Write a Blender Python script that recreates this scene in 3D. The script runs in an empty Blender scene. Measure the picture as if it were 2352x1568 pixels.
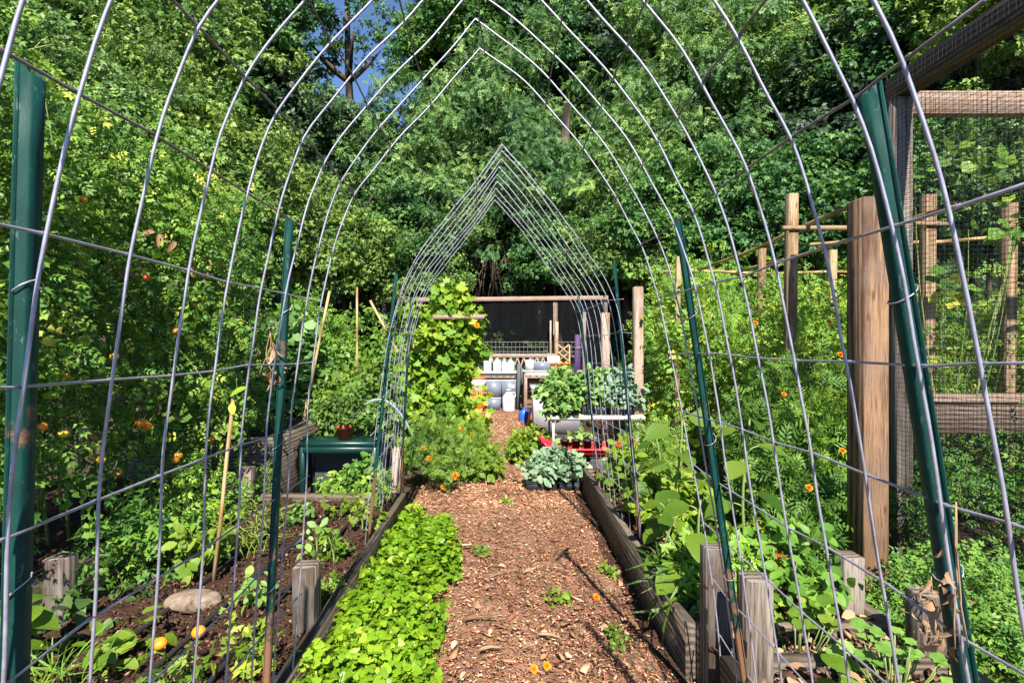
import bpy, math, random
import numpy as np
from mathutils import Vector
R = math.radians
sc = bpy.context.scene
COL = sc.collection

# ------------------------------------------------------------------ camera, sky, sun, exposure
EYE = 1.35
F = 1200.0                                   # focal length in pixels of a 2352 wide picture
cam_data = bpy.data.cameras.new('camera')
cam_data.sensor_width = 36.0
cam_data.lens = 36.0 * F / 2352.0
cam_data.shift_x = 26 / 2352.0
cam_data.shift_y = 11 / 2352.0
cam_data.clip_start = 0.05
cam_data.clip_end = 400
cam = bpy.data.objects.new('camera', cam_data)
COL.objects.link(cam)
cam.location = (0, 0, EYE)
cam.rotation_euler = (R(90), 0, 0)
sc.camera = cam

SUN_EL, SUN_AZ = 45.0, 5.0                   # sun stands behind the camera, a touch to its right
world = bpy.data.worlds.new('World')
sc.world = world
world.use_nodes = True
wn = world.node_tree
wn.nodes.clear()
sky = wn.nodes.new('ShaderNodeTexSky')
sky.sky_type = 'NISHITA'
sky.sun_disc = False
sky.sun_elevation = R(SUN_EL)
sky.sun_rotation = R(180 - SUN_AZ)
sky.altitude = 3500.0
sky.air_density = 1.0
sky.dust_density = 0.0
sky.ozone_density = 5.0
bg = wn.nodes.new('ShaderNodeBackground')
bg.inputs['Strength'].default_value = 0.10
wo = wn.nodes.new('ShaderNodeOutputWorld')
wn.links.new(sky.outputs[0], bg.inputs[0])
wn.links.new(bg.outputs[0], wo.inputs[0])

sun_data = bpy.data.lights.new('sun', 'SUN')
sun_data.energy = 5.0
sun_data.angle = R(0.53)
sun_data.color = (1.0, 0.955, 0.88)
sun = bpy.data.objects.new('sun', sun_data)
COL.objects.link(sun)
sun.rotation_euler = (R(90 - SUN_EL), 0, R(SUN_AZ))

vs = sc.view_settings
vs.view_transform = 'Standard'
vs.look = 'None'
vs.exposure = 1.4
vs.gamma = 1.0
cy = sc.cycles
cy.max_bounces = 7
cy.diffuse_bounces = 4
cy.glossy_bounces = 2
cy.transmission_bounces = 4
cy.transparent_max_bounces = 4
cy.caustics_reflective = False
cy.caustics_refractive = False
cy.sample_clamp_indirect = 6.0

# ------------------------------------------------------------------ helpers
def at(u, v, Y):
    """world point at distance Y for a point measured on the 2352 x 1568 photograph"""
    return Vector(((u - 1150) / F * Y, Y, EYE - (v - 795) / F * Y))

class MB:
    """collects faces, with a per-vertex tint and grain coordinate, into ONE mesh"""
    def __init__(s):
        s.v, s.t, s.g, s.f, s.m, s.n = [], [], [], [], [], 0
    def add(s, verts, faces, tint=0.5, grain=None, mat=0):
        verts = np.asarray(verts, dtype=np.float32).reshape(-1, 3)
        k = len(verts)
        s.v.append(verts)
        t = np.empty(k, np.float32); t[:] = tint
        s.t.append(t)
        s.g.append(verts if grain is None else np.asarray(grain, np.float32))
        if isinstance(faces, np.ndarray):
            faces = [faces]
        else:
            by = {}
            for q in faces:
                by.setdefault(len(q), []).append(q)
            faces = [np.array(q, np.int64) for q in by.values()]
        for q in faces:
            s.f.append(q + s.n)
            s.m.append(np.full(len(q), mat, np.int32))
        s.n += k
        return s
    def mesh(s, name, mats, smooth=False):
        me = bpy.data.meshes.new(name)
        if not s.v:
            return me
        v = np.concatenate(s.v)
        lt = np.concatenate([np.full(len(q), q.shape[1], np.int32) for q in s.f])
        li = np.concatenate([q.ravel() for q in s.f]).astype(np.int32)
        ls = np.concatenate([[0], np.cumsum(lt)[:-1]]).astype(np.int32)
        me.vertices.add(len(v)); me.vertices.foreach_set('co', v.ravel())
        me.loops.add(len(li)); me.loops.foreach_set('vertex_index', li)
        me.polygons.add(len(lt)); me.polygons.foreach_set('loop_start', ls)
        try:
            me.polygons.foreach_set('loop_total', lt)
        except Exception:
            pass
        me.polygons.foreach_set('material_index', np.concatenate(s.m))
        if smooth:
            me.polygons.foreach_set('use_smooth', np.ones(len(lt), bool))
        a = me.attributes.new('tint', 'FLOAT', 'POINT'); a.data.foreach_set('value', np.concatenate(s.t))
        g = me.attributes.new('grain', 'FLOAT_VECTOR', 'POINT'); g.data.foreach_set('vector', np.concatenate(s.g).ravel())
        for m in (mats if isinstance(mats, (list, tuple)) else [mats]):
            me.materials.append(m)
        me.update(calc_edges=True)
        return me

def obj(name, mb, mats, parent=None, smooth=False, loc=None):
    me = mb if isinstance(mb, bpy.types.Mesh) else mb.mesh(name, mats, smooth)
    o = bpy.data.objects.new(name, me)
    COL.objects.link(o)
    if parent is not None:
        o.parent = parent
    if loc is not None:
        o.location = loc
    return o

def thing(name, label, cat, loc=(0, 0, 0), group=None, rz=0.0):
    o = bpy.data.objects.new(name, None)
    COL.objects.link(o)
    o.empty_display_size = 0.1
    o.location = loc
    o.rotation_euler = (0, 0, rz)
    o['label'] = label; o['category'] = cat
    if group: o['group'] = group
    return o

def tag(o, label, cat, group=None):
    o['label'] = label; o['category'] = cat
    if group: o['group'] = group
    return o

def kind(o, k):
    o['kind'] = k
    return o

def dup(root, loc, label, rz=0.0, s=1.0, group=None):
    """a copy of a thing with copies of its parts and sub-parts (meshes shared)"""
    c = root.copy(); COL.objects.link(c)
    c.location = loc; c.rotation_euler = (0, 0, rz); c.scale = (s, s, s) if not isinstance(s, tuple) else s
    c['label'] = label
    if group: c['group'] = group
    def rec(a, b):
        for ch in a.children:
            d = ch.copy(); COL.objects.link(d); d.parent = b
            rec(ch, d)
    rec(root, c)
    return c

def nrm(a):
    a = np.asarray(a, float)
    return a / np.maximum(np.linalg.norm(a, axis=-1, keepdims=True), 1e-9)

_gr = random.Random(5)
def beam(mb, p0, p1, w, t, up=(0, 0, 1), ch=0.004, tint=0.5, mat=0, end=(1, 1)):
    """chamfered timber from p0 to p1: w across, t along 'up'"""
    p0, p1 = Vector(p0), Vector(p1)
    ax = (p1 - p0); L = ax.length; ax.normalize()
    up = Vector(up)
    if abs(up.dot(ax)) > 0.95: up = Vector((0, 1, 0))
    sx = ax.cross(up).normalized(); sy = sx.cross(ax).normalized()
    w2, t2 = w / 2, t / 2
    c = min(ch, w2 * .6, t2 * .6)
    ring = [(-w2 + c, -t2), (w2 - c, -t2), (w2, -t2 + c), (w2, t2 - c), (w2 - c, t2), (-w2 + c, t2), (-w2, t2 - c), (-w2, -t2 + c)]
    ring2 = [(a * (1 - c / w2), b * (1 - c / t2)) for a, b in ring]
    vs_, gs = [], []
    o = _gr.random() * 50
    for d, rg in ((0, ring2), (c, ring), (L - c, ring), (L, ring2)):
        for a, b in rg:
            vs_.append(p0 + ax * d + sx * a + sy * b); gs.append((a + o, b + o * .37, d + o))
    fs = []
    for k in range(3):
        for i in range(8):
            j = (i + 1) % 8
            fs.append((k * 8 + i, k * 8 + j, k * 8 + 8 + j, k * 8 + 8 + i))
    fs.append(tuple(range(7, -1, -1))); fs.append(tuple(range(24, 32)))
    mb.add(vs_, fs, tint, gs, mat)
    return mb

def tube(mb, pts, rad, seg=6, tint=0.5, mat=0, cap=True):
    P = [Vector(p) for p in pts]
    n = len(P)
    rad = [rad] * n if not isinstance(rad, (list, tuple)) else rad
    T = [(P[min(i + 1, n - 1)] - P[max(i - 1, 0)]).normalized() for i in range(n)]
    ref = Vector((0, 0, 1)) if abs(T[0].z) < .9 else Vector((1, 0, 0))
    nx = T[0].cross(ref).normalized()
    vs_, gs, d, o = [], [], 0.0, _gr.random() * 20
    for i in range(n):
        nx = (nx - T[i] * nx.dot(T[i])).normalized()
        ny = T[i].cross(nx)
        if i: d += (P[i] - P[i - 1]).length
        for k in range(seg):
            a = 2 * math.pi * k / seg
            vs_.append(P[i] + nx * (math.cos(a) * rad[i]) + ny * (math.sin(a) * rad[i]))
            gs.append((math.cos(a) * rad[i] + o, math.sin(a) * rad[i], d + o))
    fs = []
    for i in range(n - 1):
        for k in range(seg):
            j = (k + 1) % seg
            fs.append((i * seg + k, i * seg + j, i * seg + seg + j, i * seg + seg + k))
    if cap:
        fs.append(tuple(range(seg - 1, -1, -1))); fs.append(tuple(range((n - 1) * seg, n * seg)))
    mb.add(vs_, fs, tint, gs, mat)
    return mb

def lathe(mb, prof, c=(0, 0, 0), seg=16, tint=0.5, mat=0, sx=1.0, sy=1.0):
    vs_, fs = [], []
    n = len(prof)
    for r, z in prof:
        for k in range(seg):
            a = 2 * math.pi * k / seg
            vs_.append((c[0] + r * sx * math.cos(a), c[1] + r * sy * math.sin(a), c[2] + z))
    for i in range(n - 1):
        for k in range(seg):
            j = (k + 1) % seg
            fs.append((i * seg + k, i * seg + j, i * seg + seg + j, i * seg + seg + k))
    if prof[0][0] > 1e-4: fs.append(tuple(range(seg - 1, -1, -1)))
    if prof[-1][0] > 1e-4: fs.append(tuple(range((n - 1) * seg, n * seg)))
    mb.add(vs_, fs, tint, None, mat)
    return mb

def smooth_path(pts, step):
    """Catmull-Rom through pts, resampled at an even step"""
    P = [np.array(p, float) for p in pts]
    P = [2 * P[0] - P[1]] + P + [2 * P[-1] - P[-2]]
    out = []
    for i in range(1, len(P) - 2):
        for t in np.linspace(0, 1, 12, endpoint=False):
            a, b, c, d = P[i - 1], P[i], P[i + 1], P[i + 2]
            out.append(.5 * ((2 * b) + (-a + c) * t + (2 * a - 5 * b + 4 * c - d) * t * t + (-a + 3 * b - 3 * c + d) * t ** 3))
    out.append(P[-2])
    out = np.array(out)
    s = np.concatenate([[0], np.cumsum(np.linalg.norm(np.diff(out, axis=0), axis=1))])
    q = np.arange(0, s[-1], step)
    q = np.append(q, s[-1])
    return np.stack([np.interp(q, s, out[:, k]) for k in range(out.shape[1])], 1), s[-1]

# ------------------------------------------------------------------ materials
def new_mat(name):
    m = bpy.data.materials.new(name); m.use_nodes = True
    nt = m.node_tree; nt.nodes.clear()
    out = nt.nodes.new('ShaderNodeOutputMaterial')
    return m, nt, out

def ramp(nt, stops, fac=None):
    r = nt.nodes.new('ShaderNodeValToRGB')
    e = r.color_ramp.elements
    while len(e) < len(stops): e.new(0.5)
    for i, (p, c) in enumerate(stops):
        e[i].position = p; e[i].color = (*c, 1)
    if fac is not None: nt.links.new(fac, r.inputs[0])
    return r

def attr(nt, name):
    a = nt.nodes.new('ShaderNodeAttribute'); a.attribute_name = name
    return a

def noise(nt, scale, detail=3, vec=None, rough=.55):
    n = nt.nodes.new('ShaderNodeTexNoise')
    n.inputs['Scale'].default_value = scale; n.inputs['Detail'].default_value = detail
    n.inputs['Roughness'].default_value = rough
    if vec is not None: nt.links.new(vec, n.inputs['Vector'])
    return n

def mix(nt, a, b, fac, mode='MIX'):
    m = nt.nodes.new('ShaderNodeMix'); m.data_type = 'RGBA'; m.blend_type = mode
    for sock, val in ((m.inputs[0], fac), (m.inputs[6], a), (m.inputs[7], b)):
        if isinstance(val, bpy.types.NodeSocket): nt.links.new(val, sock)
        elif isinstance(val, (int, float)): sock.default_value = val
        else: sock.default_value = (*val, 1)
    return m.outputs[2]

def bump(nt, h, strength, dist, bsdf):
    b = nt.nodes.new('ShaderNodeBump')
    b.inputs['Strength'].default_value = strength; b.inputs['Distance'].default_value = dist
    nt.links.new(h, b.inputs['Height']); nt.links.new(b.outputs[0], bsdf.inputs['Normal'])

def leaf_mat(name, stops, trans=0.30, rough=0.5, spec=0.35, veins=None):
    m, nt, out = new_mat(name)
    t = attr(nt, 'tint')
    r = ramp(nt, stops, t.outputs['Fac'])
    oi = nt.nodes.new('ShaderNodeObjectInfo')
    orr = ramp(nt, [(0, (.72, .80, .85)), (.5, (1, 1, 1)), (1, (1.22, 1.12, .85))], oi.outputs['Random'])
    col = mix(nt, r.outputs[0], orr.outputs[0], 1.0, 'MULTIPLY')
    p = nt.nodes.new('ShaderNodeBsdfPrincipled')
    p.inputs['Roughness'].default_value = rough
    p.inputs['Specular IOR Level'].default_value = spec
    if veins:
        tc = nt.nodes.new('ShaderNodeTexCoord')
        n = noise(nt, veins, 3, tc.outputs['Object'])
        col = mix(nt, col, mix(nt, col, (.55, .62, .35), .5, 'MULTIPLY'), n.outputs['Fac'])
        bump(nt, n.outputs['Fac'], .35, .01, p)
    nt.links.new(col, p.inputs['Base Color'])
    tr = nt.nodes.new('ShaderNodeBsdfTranslucent')
    warm = mix(nt, col, (1.0, 1.0, .45), 1.0, 'MULTIPLY')
    b2 = nt.nodes.new('ShaderNodeBrightContrast'); b2.inputs['Bright'].default_value = .03
    nt.links.new(warm, b2.inputs[0]); nt.links.new(b2.outputs[0], tr.inputs[0])
    ms = nt.nodes.new('ShaderNodeMixShader'); ms.inputs[0].default_value = trans
    nt.links.new(p.outputs[0], ms.inputs[1]); nt.links.new(tr.outputs[0], ms.inputs[2])
    nt.links.new(ms.outputs[0], out.inputs[0])
    return m

def wood_mat(name, light, dark, grey=None, rough=.8, g=1.0):
    m, nt, out = new_mat(name)
    p = nt.nodes.new('ShaderNodeBsdfPrincipled'); p.inputs['Roughness'].default_value = rough
    p.inputs['Specular IOR Level'].default_value = .2
    a = attr(nt, 'grain')
    mp = nt.nodes.new('ShaderNodeMapping'); mp.inputs['Scale'].default_value = (30 * g, 30 * g, 1.6 * g)
    nt.links.new(a.outputs['Vector'], mp.inputs[0])
    n1 = noise(nt, 2.2, 5, mp.outputs[0], .65)
    w = nt.nodes.new('ShaderNodeTexWave'); w.wave_type = 'RINGS'; w.rings_direction = 'X'
    w.inputs['Scale'].default_value = .35; w.inputs['Distortion'].default_value = 6; w.inputs['Detail'].default_value = 3
    nt.links.new(mp.outputs[0], w.inputs['Vector'])
    r = ramp(nt, [(.39, dark), (.48, tuple(.5 * (x + y) for x, y in zip(light, dark))), (.58, light)], mix(nt, n1.outputs['Fac'], w.outputs['Fac'], .4))
    col = r.outputs[0]
    n2 = noise(nt, 5, 4, a.outputs['Vector'])
    if grey:
        rr = ramp(nt, [(.40, (0, 0, 0)), (.66, (.6, .6, .6))], n2.outputs['Fac'])
        col = mix(nt, col, grey, rr.outputs[0])
        n4 = noise(nt, 7, 3, mp.outputs[0], .6)
        fine = ramp(nt, [(.36, (.45, .42, .40)), (.52, (1, 1, 1))], n4.outputs['Fac'])
        col = mix(nt, col, fine.outputs[0], .8, 'MULTIPLY')
    # knots and checks
    v = nt.nodes.new('ShaderNodeTexVoronoi'); v.inputs['Scale'].default_value = 1.0
    mk = nt.nodes.new('ShaderNodeMapping'); mk.inputs['Scale'].default_value = (16, 16, 5.5)
    nt.links.new(a.outputs['Vector'], mk.inputs[0]); nt.links.new(mk.outputs[0], v.inputs['Vector'])
    kr = ramp(nt, [(.0, (.25, .2, .16)), (.10, (.35, .28, .24)), (.19, (1, 1, 1))], v.outputs['Distance'])
    col = mix(nt, col, kr.outputs[0], .75, 'MULTIPLY')
    t = attr(nt, 'tint')
    tr = ramp(nt, [(0, (.55, .55, .55)), (.5, (1, 1, 1)), (1, (1.0, .93, .85))], t.outputs['Fac'])
    col = mix(nt, col, tr.outputs[0], 1.0, 'MULTIPLY')
    nt.links.new(col, p.inputs['Base Color'])
    bump(nt, n1.outputs['Fac'], .5, .004, p)
    nt.links.new(p.outputs[0], out.inputs[0])
    return m

def plain(name, col, rough=.5, spec=.4, metal=0.0, var=.12, scale=14, trans=0.0, dirt=None):
    m, nt, out = new_mat(name)
    p = nt.nodes.new('ShaderNodeBsdfPrincipled')
    p.inputs['Roughness'].default_value = rough; p.inputs['Specular IOR Level'].default_value = spec
    p.inputs['Metallic'].default_value = metal
    tc = nt.nodes.new('ShaderNodeTexCoord')
    n = noise(nt, scale, 5, tc.outputs['Object'])
    lo = tuple(c * (1 - var * 1.6) for c in col); hi = tuple(min(1, c * (1 + var)) for c in col)
    r = ramp(nt, [(.3, lo), (.7, hi)], n.outputs['Fac'])
    c = r.outputs[0]
    if dirt:
        n2 = noise(nt, scale * .35, 6, tc.outputs['Object'], .7)
        rr = ramp(nt, [(.54, (0, 0, 0)), (.66, (1, 1, 1))], n2.outputs['Fac'])
        c = mix(nt, c, dirt, rr.outputs[0])
    nt.links.new(c, p.inputs['Base Color'])
    if trans: p.inputs['Transmission Weight'].default_value = trans
    bump(nt, n.outputs['Fac'], .15, .003, p)
    nt.links.new(p.outputs[0], out.inputs[0])
    return m

def tinted(name, stops, rough=.85, spec=.15, bscale=None):
    m, nt, out = new_mat(name)
    p = nt.nodes.new('ShaderNodeBsdfPrincipled')
    p.inputs['Roughness'].default_value = rough; p.inputs['Specular IOR Level'].default_value = spec
    t = attr(nt, 'tint')
    r = ramp(nt, stops, t.outputs['Fac'])
    nt.links.new(r.outputs[0], p.inputs['Base Color'])
    if bscale:
        tc = nt.nodes.new('ShaderNodeTexCoord')
        n = noise(nt, bscale, 5, tc.outputs['Object'])
        bump(nt, n.outputs['Fac'], .6, .02, p)
    nt.links.new(p.outputs[0], out.inputs[0])
    return m

def soil_mat(name, a, b, c, s1=9, s2=90):
    m, nt, out = new_mat(name)
    p = nt.nodes.new('ShaderNodeBsdfPrincipled'); p.inputs['Roughness'].default_value = .95
    p.inputs['Specular IOR Level'].default_value = .1
    tc = nt.nodes.new('ShaderNodeTexCoord')
    n1 = noise(nt, s1, 6, tc.outputs['Object'], .65); n2 = noise(nt, s2, 4, tc.outputs['Object'], .7)
    v = nt.nodes.new('ShaderNodeTexVoronoi'); v.inputs['Scale'].default_value = s2 * .6
    nt.links.new(tc.outputs['Object'], v.inputs['Vector'])
    r = ramp(nt, [(.3, a), (.55, b), (.75, c)], mix(nt, n1.outputs['Fac'], n2.outputs['Fac'], .5))
    col = mix(nt, r.outputs[0], v.outputs['Color'], .18, 'OVERLAY')
    nt.links.new(col, p.inputs['Base Color'])
    bump(nt, mix(nt, n2.outputs['Fac'], v.outputs['Distance'], .5), .9, .02, p)
    nt.links.new(p.outputs[0], out.inputs[0])
    return m

def post_mat(name):
    m, nt, out = new_mat(name)
    p = nt.nodes.new('ShaderNodeBsdfPrincipled'); p.inputs['Roughness'].default_value = .6
    p.inputs['Specular IOR Level'].default_value = .22
    tc = nt.nodes.new('ShaderNodeTexCoord')
    mp = nt.nodes.new('ShaderNodeMapping'); mp.inputs['Scale'].default_value = (1, 1, .35)
    nt.links.new(tc.outputs['Object'], mp.inputs[0])
    n1 = noise(nt, 30, 6, mp.outputs[0], .65); n2 = noise(nt, 90, 5, mp.outputs[0], .7); n3 = noise(nt, 7, 6, tc.outputs['Object'], .75)
    base = ramp(nt, [(.3, (.002, .026, .022)), (.7, (.004, .052, .040))], n1.outputs['Fac'])
    scr = ramp(nt, [(.60, (0, 0, 0)), (.66, (1, 1, 1))], n2.outputs['Fac'])
    c = mix(nt, base.outputs[0], (.06, .11, .09), scr.outputs[0])
    sep = nt.nodes.new('ShaderNodeSeparateXYZ'); nt.links.new(tc.outputs['Object'], sep.inputs[0])
    low = nt.nodes.new('ShaderNodeMapRange')
    for k, q in zip((1, 2, 3, 4), (.1, .75, .30, -.02)): low.inputs[k].default_value = q
    nt.links.new(sep.outputs['Z'], low.inputs[0])
    ad = nt.nodes.new('ShaderNodeMath'); ad.operation = 'ADD'
    nt.links.new(n3.outputs['Fac'], ad.inputs[0]); nt.links.new(low.outputs[0], ad.inputs[1])
    rr = ramp(nt, [(.60, (0, 0, 0)), (.68, (1, 1, 1))], ad.outputs[0])
    c = mix(nt, c, (.17, .085, .045), rr.outputs[0])
    nt.links.new(c, p.inputs['Base Color'])
    bump(nt, n2.outputs['Fac'], .3, .002, p)
    nt.links.new(p.outputs[0], out.inputs[0])
    return m

M = {}
M['tree_a'] = leaf_mat('leaf_dark_tree', [(0, (0.018, 0.071, 0.016)), (.5, (0.060, 0.166, 0.032)), (1, (0.179, 0.316, 0.055))])
M['tree_b'] = leaf_mat('leaf_locust', [(0, (0.027, 0.079, 0.023)), (.5, (0.084, 0.186, 0.047)), (1, (0.243, 0.372, 0.095))])
M['tree_c'] = leaf_mat('leaf_yellow_green', [(0, (0.046, 0.107, 0.014)), (.5, (0.123, 0.220, 0.030)), (1, (0.284, 0.386, 0.068))])
M['tree_d'] = leaf_mat('leaf_shade_dark', [(0, (0.007, 0.026, 0.009)), (.5, (0.019, 0.055, 0.018)), (1, (0.054, 0.108, 0.027))])  # leaf colour lowered to paint shaded pockets among the trees
M['shrub'] = leaf_mat('leaf_shrub', [(0, (0.034, 0.083, 0.016)), (.5, (0.103, 0.200, 0.039)), (1, (0.262, 0.373, 0.083))])
M['tomato'] = leaf_mat('leaf_tomato', [(0, (0.045, 0.106, 0.018)), (.45, (0.133, 0.275, 0.033)), (.8, (0.314, 0.465, 0.054)), (1, (0.725, 0.677, 0.109))], .4)
M['tomato_r'] = leaf_mat('leaf_tomato_sunny', [(0, (0.044, 0.112, 0.016)), (.45, (0.134, 0.280, 0.033)), (.8, (0.270, 0.435, 0.053)), (1, (0.510, 0.532, 0.092))], .4)
M['parsley'] = leaf_mat('leaf_parsley', [(0, (0.082, 0.179, 0.007)), (.5, (0.203, 0.359, 0.015)), (1, (0.384, 0.493, 0.035))], .4, .4)
M['marigold'] = leaf_mat('leaf_marigold', [(0, (0.044, 0.110, 0.013)), (.5, (0.121, 0.242, 0.028)), (1, (0.275, 0.396, 0.055))], .4)
M['lime'] = leaf_mat('leaf_lime', [(0, (0.080, 0.160, 0.016)), (.5, (0.176, 0.288, 0.024)), (1, (0.336, 0.400, 0.056))], .4, .5, .35, 45)
M['vine'] = leaf_mat('leaf_vine', [(0, (0.042, 0.121, 0.010)), (.5, (0.140, 0.275, 0.018)), (1, (0.364, 0.440, 0.040))], .4)
M['big'] = leaf_mat('leaf_broad', [(0, (0.043, 0.106, 0.010)), (.5, (0.120, 0.212, 0.022)), (1, (0.253, 0.323, 0.043))], .42, .45, .35, 60)
M['kale'] = leaf_mat('leaf_blue_green', [(0, (.08, .16, .09)), (.5, (.19, .30, .19)), (1, (.36, .46, .30))], .25, .55)
M['seedling'] = leaf_mat('leaf_brassica', [(0, (.05, .13, .03)), (.5, (.15, .29, .06)), (1, (.33, .45, .15))], .3, .5, .35, 50)
M['under'] = leaf_mat('leaf_ground_cover', [(0, (.012, .035, .010)), (.5, (.04, .085, .02)), (1, (.12, .17, .05))], .3)
M['dry'] = tinted('dried_leaf', [(0, (.10, .05, .025)), (.5, (.26, .15, .08)), (1, (.45, .33, .2))])
M['stem'] = tinted('green_stem', [(0, (.05, .09, .02)), (.5, (.13, .19, .05)), (1, (.30, .32, .12))])
M['bark'] = wood_mat('bark', (0.084, 0.060, 0.042), (0.018, 0.013, 0.010), None, .95, .35)
M['bark_red'] = wood_mat('bark_brown', (.26, .15, .09), (.06, .03, .02), None, .95, .3)
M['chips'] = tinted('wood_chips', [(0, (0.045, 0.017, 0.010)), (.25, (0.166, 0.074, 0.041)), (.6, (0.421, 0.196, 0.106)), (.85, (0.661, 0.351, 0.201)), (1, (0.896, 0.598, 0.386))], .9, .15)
M['crumbs'] = tinted('soil_crumbs', [(0, (0.014, 0.009, 0.006)), (.5, (0.059, 0.032, 0.020)), (.85, (0.165, 0.090, 0.055)), (1, (0.377, 0.232, 0.139))], .95, .1)
M['path'] = soil_mat('chip_path', (0.080, 0.040, 0.026), (0.229, 0.129, 0.076), (0.435, 0.267, 0.173), 6, 60)
M['ground'] = soil_mat('garden_ground', (.03, .022, .014), (.075, .05, .032), (.15, .10, .065), 3, 40)
M['soil'] = soil_mat('bed_soil', (0.022, 0.012, 0.008), (0.066, 0.035, 0.022), (0.144, 0.076, 0.046), 8, 80)
M['hill'] = soil_mat('hill_ground', (.008, .014, .006), (.018, .026, .010), (.04, .035, .02), .6, 6)
M['weathered'] = wood_mat('weathered_wood', (0.223, 0.178, 0.140), (0.067, 0.048, 0.033), (0.167, 0.150, 0.134))
M['board'] = wood_mat('old_board', (0.168, 0.128, 0.092), (0.044, 0.032, 0.022), (0.120, 0.100, 0.080))
M['board_dark'] = wood_mat('dark_olive_board', (.12, .10, .065), (.03, .026, .018), (.09, .09, .055))  # darker, greener brown than the other boards
M['cedar'] = wood_mat('cedar_post', (.25, .145, .08), (.065, .032, .017), (.15, .105, .075), .8, .8)
M['pine'] = wood_mat('new_pine', (0.324, 0.234, 0.140), (0.157, 0.095, 0.048), (0.251, 0.190, 0.129))
M['pink_wood'] = wood_mat('pale_timber', (0.374, 0.272, 0.211), (0.204, 0.129, 0.088), (0.306, 0.245, 0.204))
M['bamboo'] = wood_mat('bamboo', (0.434, 0.294, 0.140), (0.238, 0.140, 0.056), None, .5)
M['cage_wood'] = wood_mat('dark_timber', (.20, .14, .09), (.06, .04, .03), (.16, .13, .11))
M['wire'] = plain('galvanised_wire', (0.36, 0.35, 0.42), .5, .5, .55, .15, 40, dirt=(0.267, 0.238, 0.268))
M['wire_dark'] = plain('dull_wire', (.22, .20, .21), .55, .4, .6, .2, 40, dirt=(.13, .10, .09))
M['mesh'] = plain('black_mesh', (.012, .012, .014), .6, .3)
M['green'] = post_mat('green_enamel')
M['bench'] = plain('green_plastic', (0.002, 0.028, 0.023), .35, .5, 0, .15, 9)
M['black'] = plain('black_plastic', (.015, .015, .017), .45, .4)
M['rubber'] = plain('black_rubber', (.02, .019, .02), .65, .3)
M['slate'] = plain('slate_plastic', (.06, .068, .08), .6, .3, dirt=(.09, .08, .075))
M['white'] = plain('white_plastic', (0.461, 0.461, 0.461), .4, .4, 0, .05)
M['cream'] = plain('off_white', (0.453, 0.465, 0.404), .45, .4, 0, .06)
M['grey'] = plain('grey_plastic', (0.396, 0.396, 0.432), .45, .4, 0, .06)
M['tote'] = plain('tote_plastic', (0.151, 0.168, 0.218), .3, .5, 0, .12, 5)
M['paleblue'] = plain('pale_blue_plastic', (.40, .60, .75), .4, .4, 0, .1)
M['blue'] = plain('blue_plastic', (.02, .09, .50), .4, .5)
M['orange'] = plain('orange_plastic', (.80, .17, .025), .4, .4, 0, .1)
M['yellow_orange'] = plain('amber_plastic', (.85, .32, .01), .4, .4)
M['red'] = plain('red_plastic', (.62, .018, .03), .35, .5, 0, .1)
M['purple'] = plain('purple_paint', (0.042, 0.012, 0.071), .6, .3, 0, .25, 6, dirt=(0.065, 0.039, 0.077))
M['terracotta'] = plain('terracotta', (0.400, 0.076, 0.024), .6, .3, 0, .15)
M['pvc'] = plain('grey_pipe', (.22, .27, .32), .4, .5)
M['fruit_orange'] = plain('orange_fruit', (.85, .25, .015), .3, .5, 0, .12, 30)
M['fruit_red'] = plain('red_fruit', (.65, .08, .02), .3, .5, 0, .12, 30)
M['fruit_yellow'] = plain('yellow_fruit', (.85, .52, .04), .3, .5, 0, .12, 30)
M['petal_orange'] = plain('orange_petals', (.90, .24, .01), .6, .2, 0, .2, 90)
M['petal_red'] = plain('red_petals', (.60, .03, .015), .6, .2, 0, .2, 60)
M['stone'] = plain('sandstone', (0.220, 0.161, 0.117), .9, .15, 0, .3, 22, dirt=(0.068, 0.044, 0.029))

# ------------------------------------------------------------------ leaf shapes  (x across, y along, z up)
def T_rhomb(w=.3):
    return np.array([(0, 0, 0), (w, .45, .07), (0, 1, -.08), (-w, .45, .07)], float), np.array([(0, 1, 2), (0, 2, 3)])
def T_oval(w=.32, droop=.18, fold=.06):
    ys = [.0, .18, .42, .68, .88, 1.0]; ws = [.0, .62, 1.0, .85, .45, 0]
    v, f = [], []
    for y, q in zip(ys, ws):
        z = -droop * y * y
        v += [(-w * q, y, z + fold * q), (0, y, z), (w * q, y, z + fold * q)]
    for i in range(5):
        a = i * 3
        f += [(a, a + 1, a + 4, a + 3), (a + 1, a + 2, a + 5, a + 4)]
    return np.array(v, float), np.array(f)
def T_fan(pts, c=(0, .35, 0)):
    v = [c] + pts
    n = len(pts)
    return np.array(v, float), np.array([(0, i + 1, (i + 1) % n + 1) for i in range(n)])
def T_lobed(k=5, depth=.45, cup=.05):
    pts = []
    for i in range(2 * k + 1):
        a = -math.pi * .5 + math.pi * 2 * (i + .5) / (2 * k + 1) * .92 + .12
        r = .55 if i % 2 else .55 * (1 - depth)
        pts.append((r * math.cos(a) * .95, .42 + r * math.sin(a), cup * (1 if i % 2 else -1)))
    return T_fan(pts, (0, .4, 0))
def T_round(n=9, cup=.07):
    return T_fan([(.5 * math.cos(2 * math.pi * i / n + .35), .5 + .5 * math.sin(2 * math.pi * i / n + .35), cup) for i in range(n)], (0, .5, 0))
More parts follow.
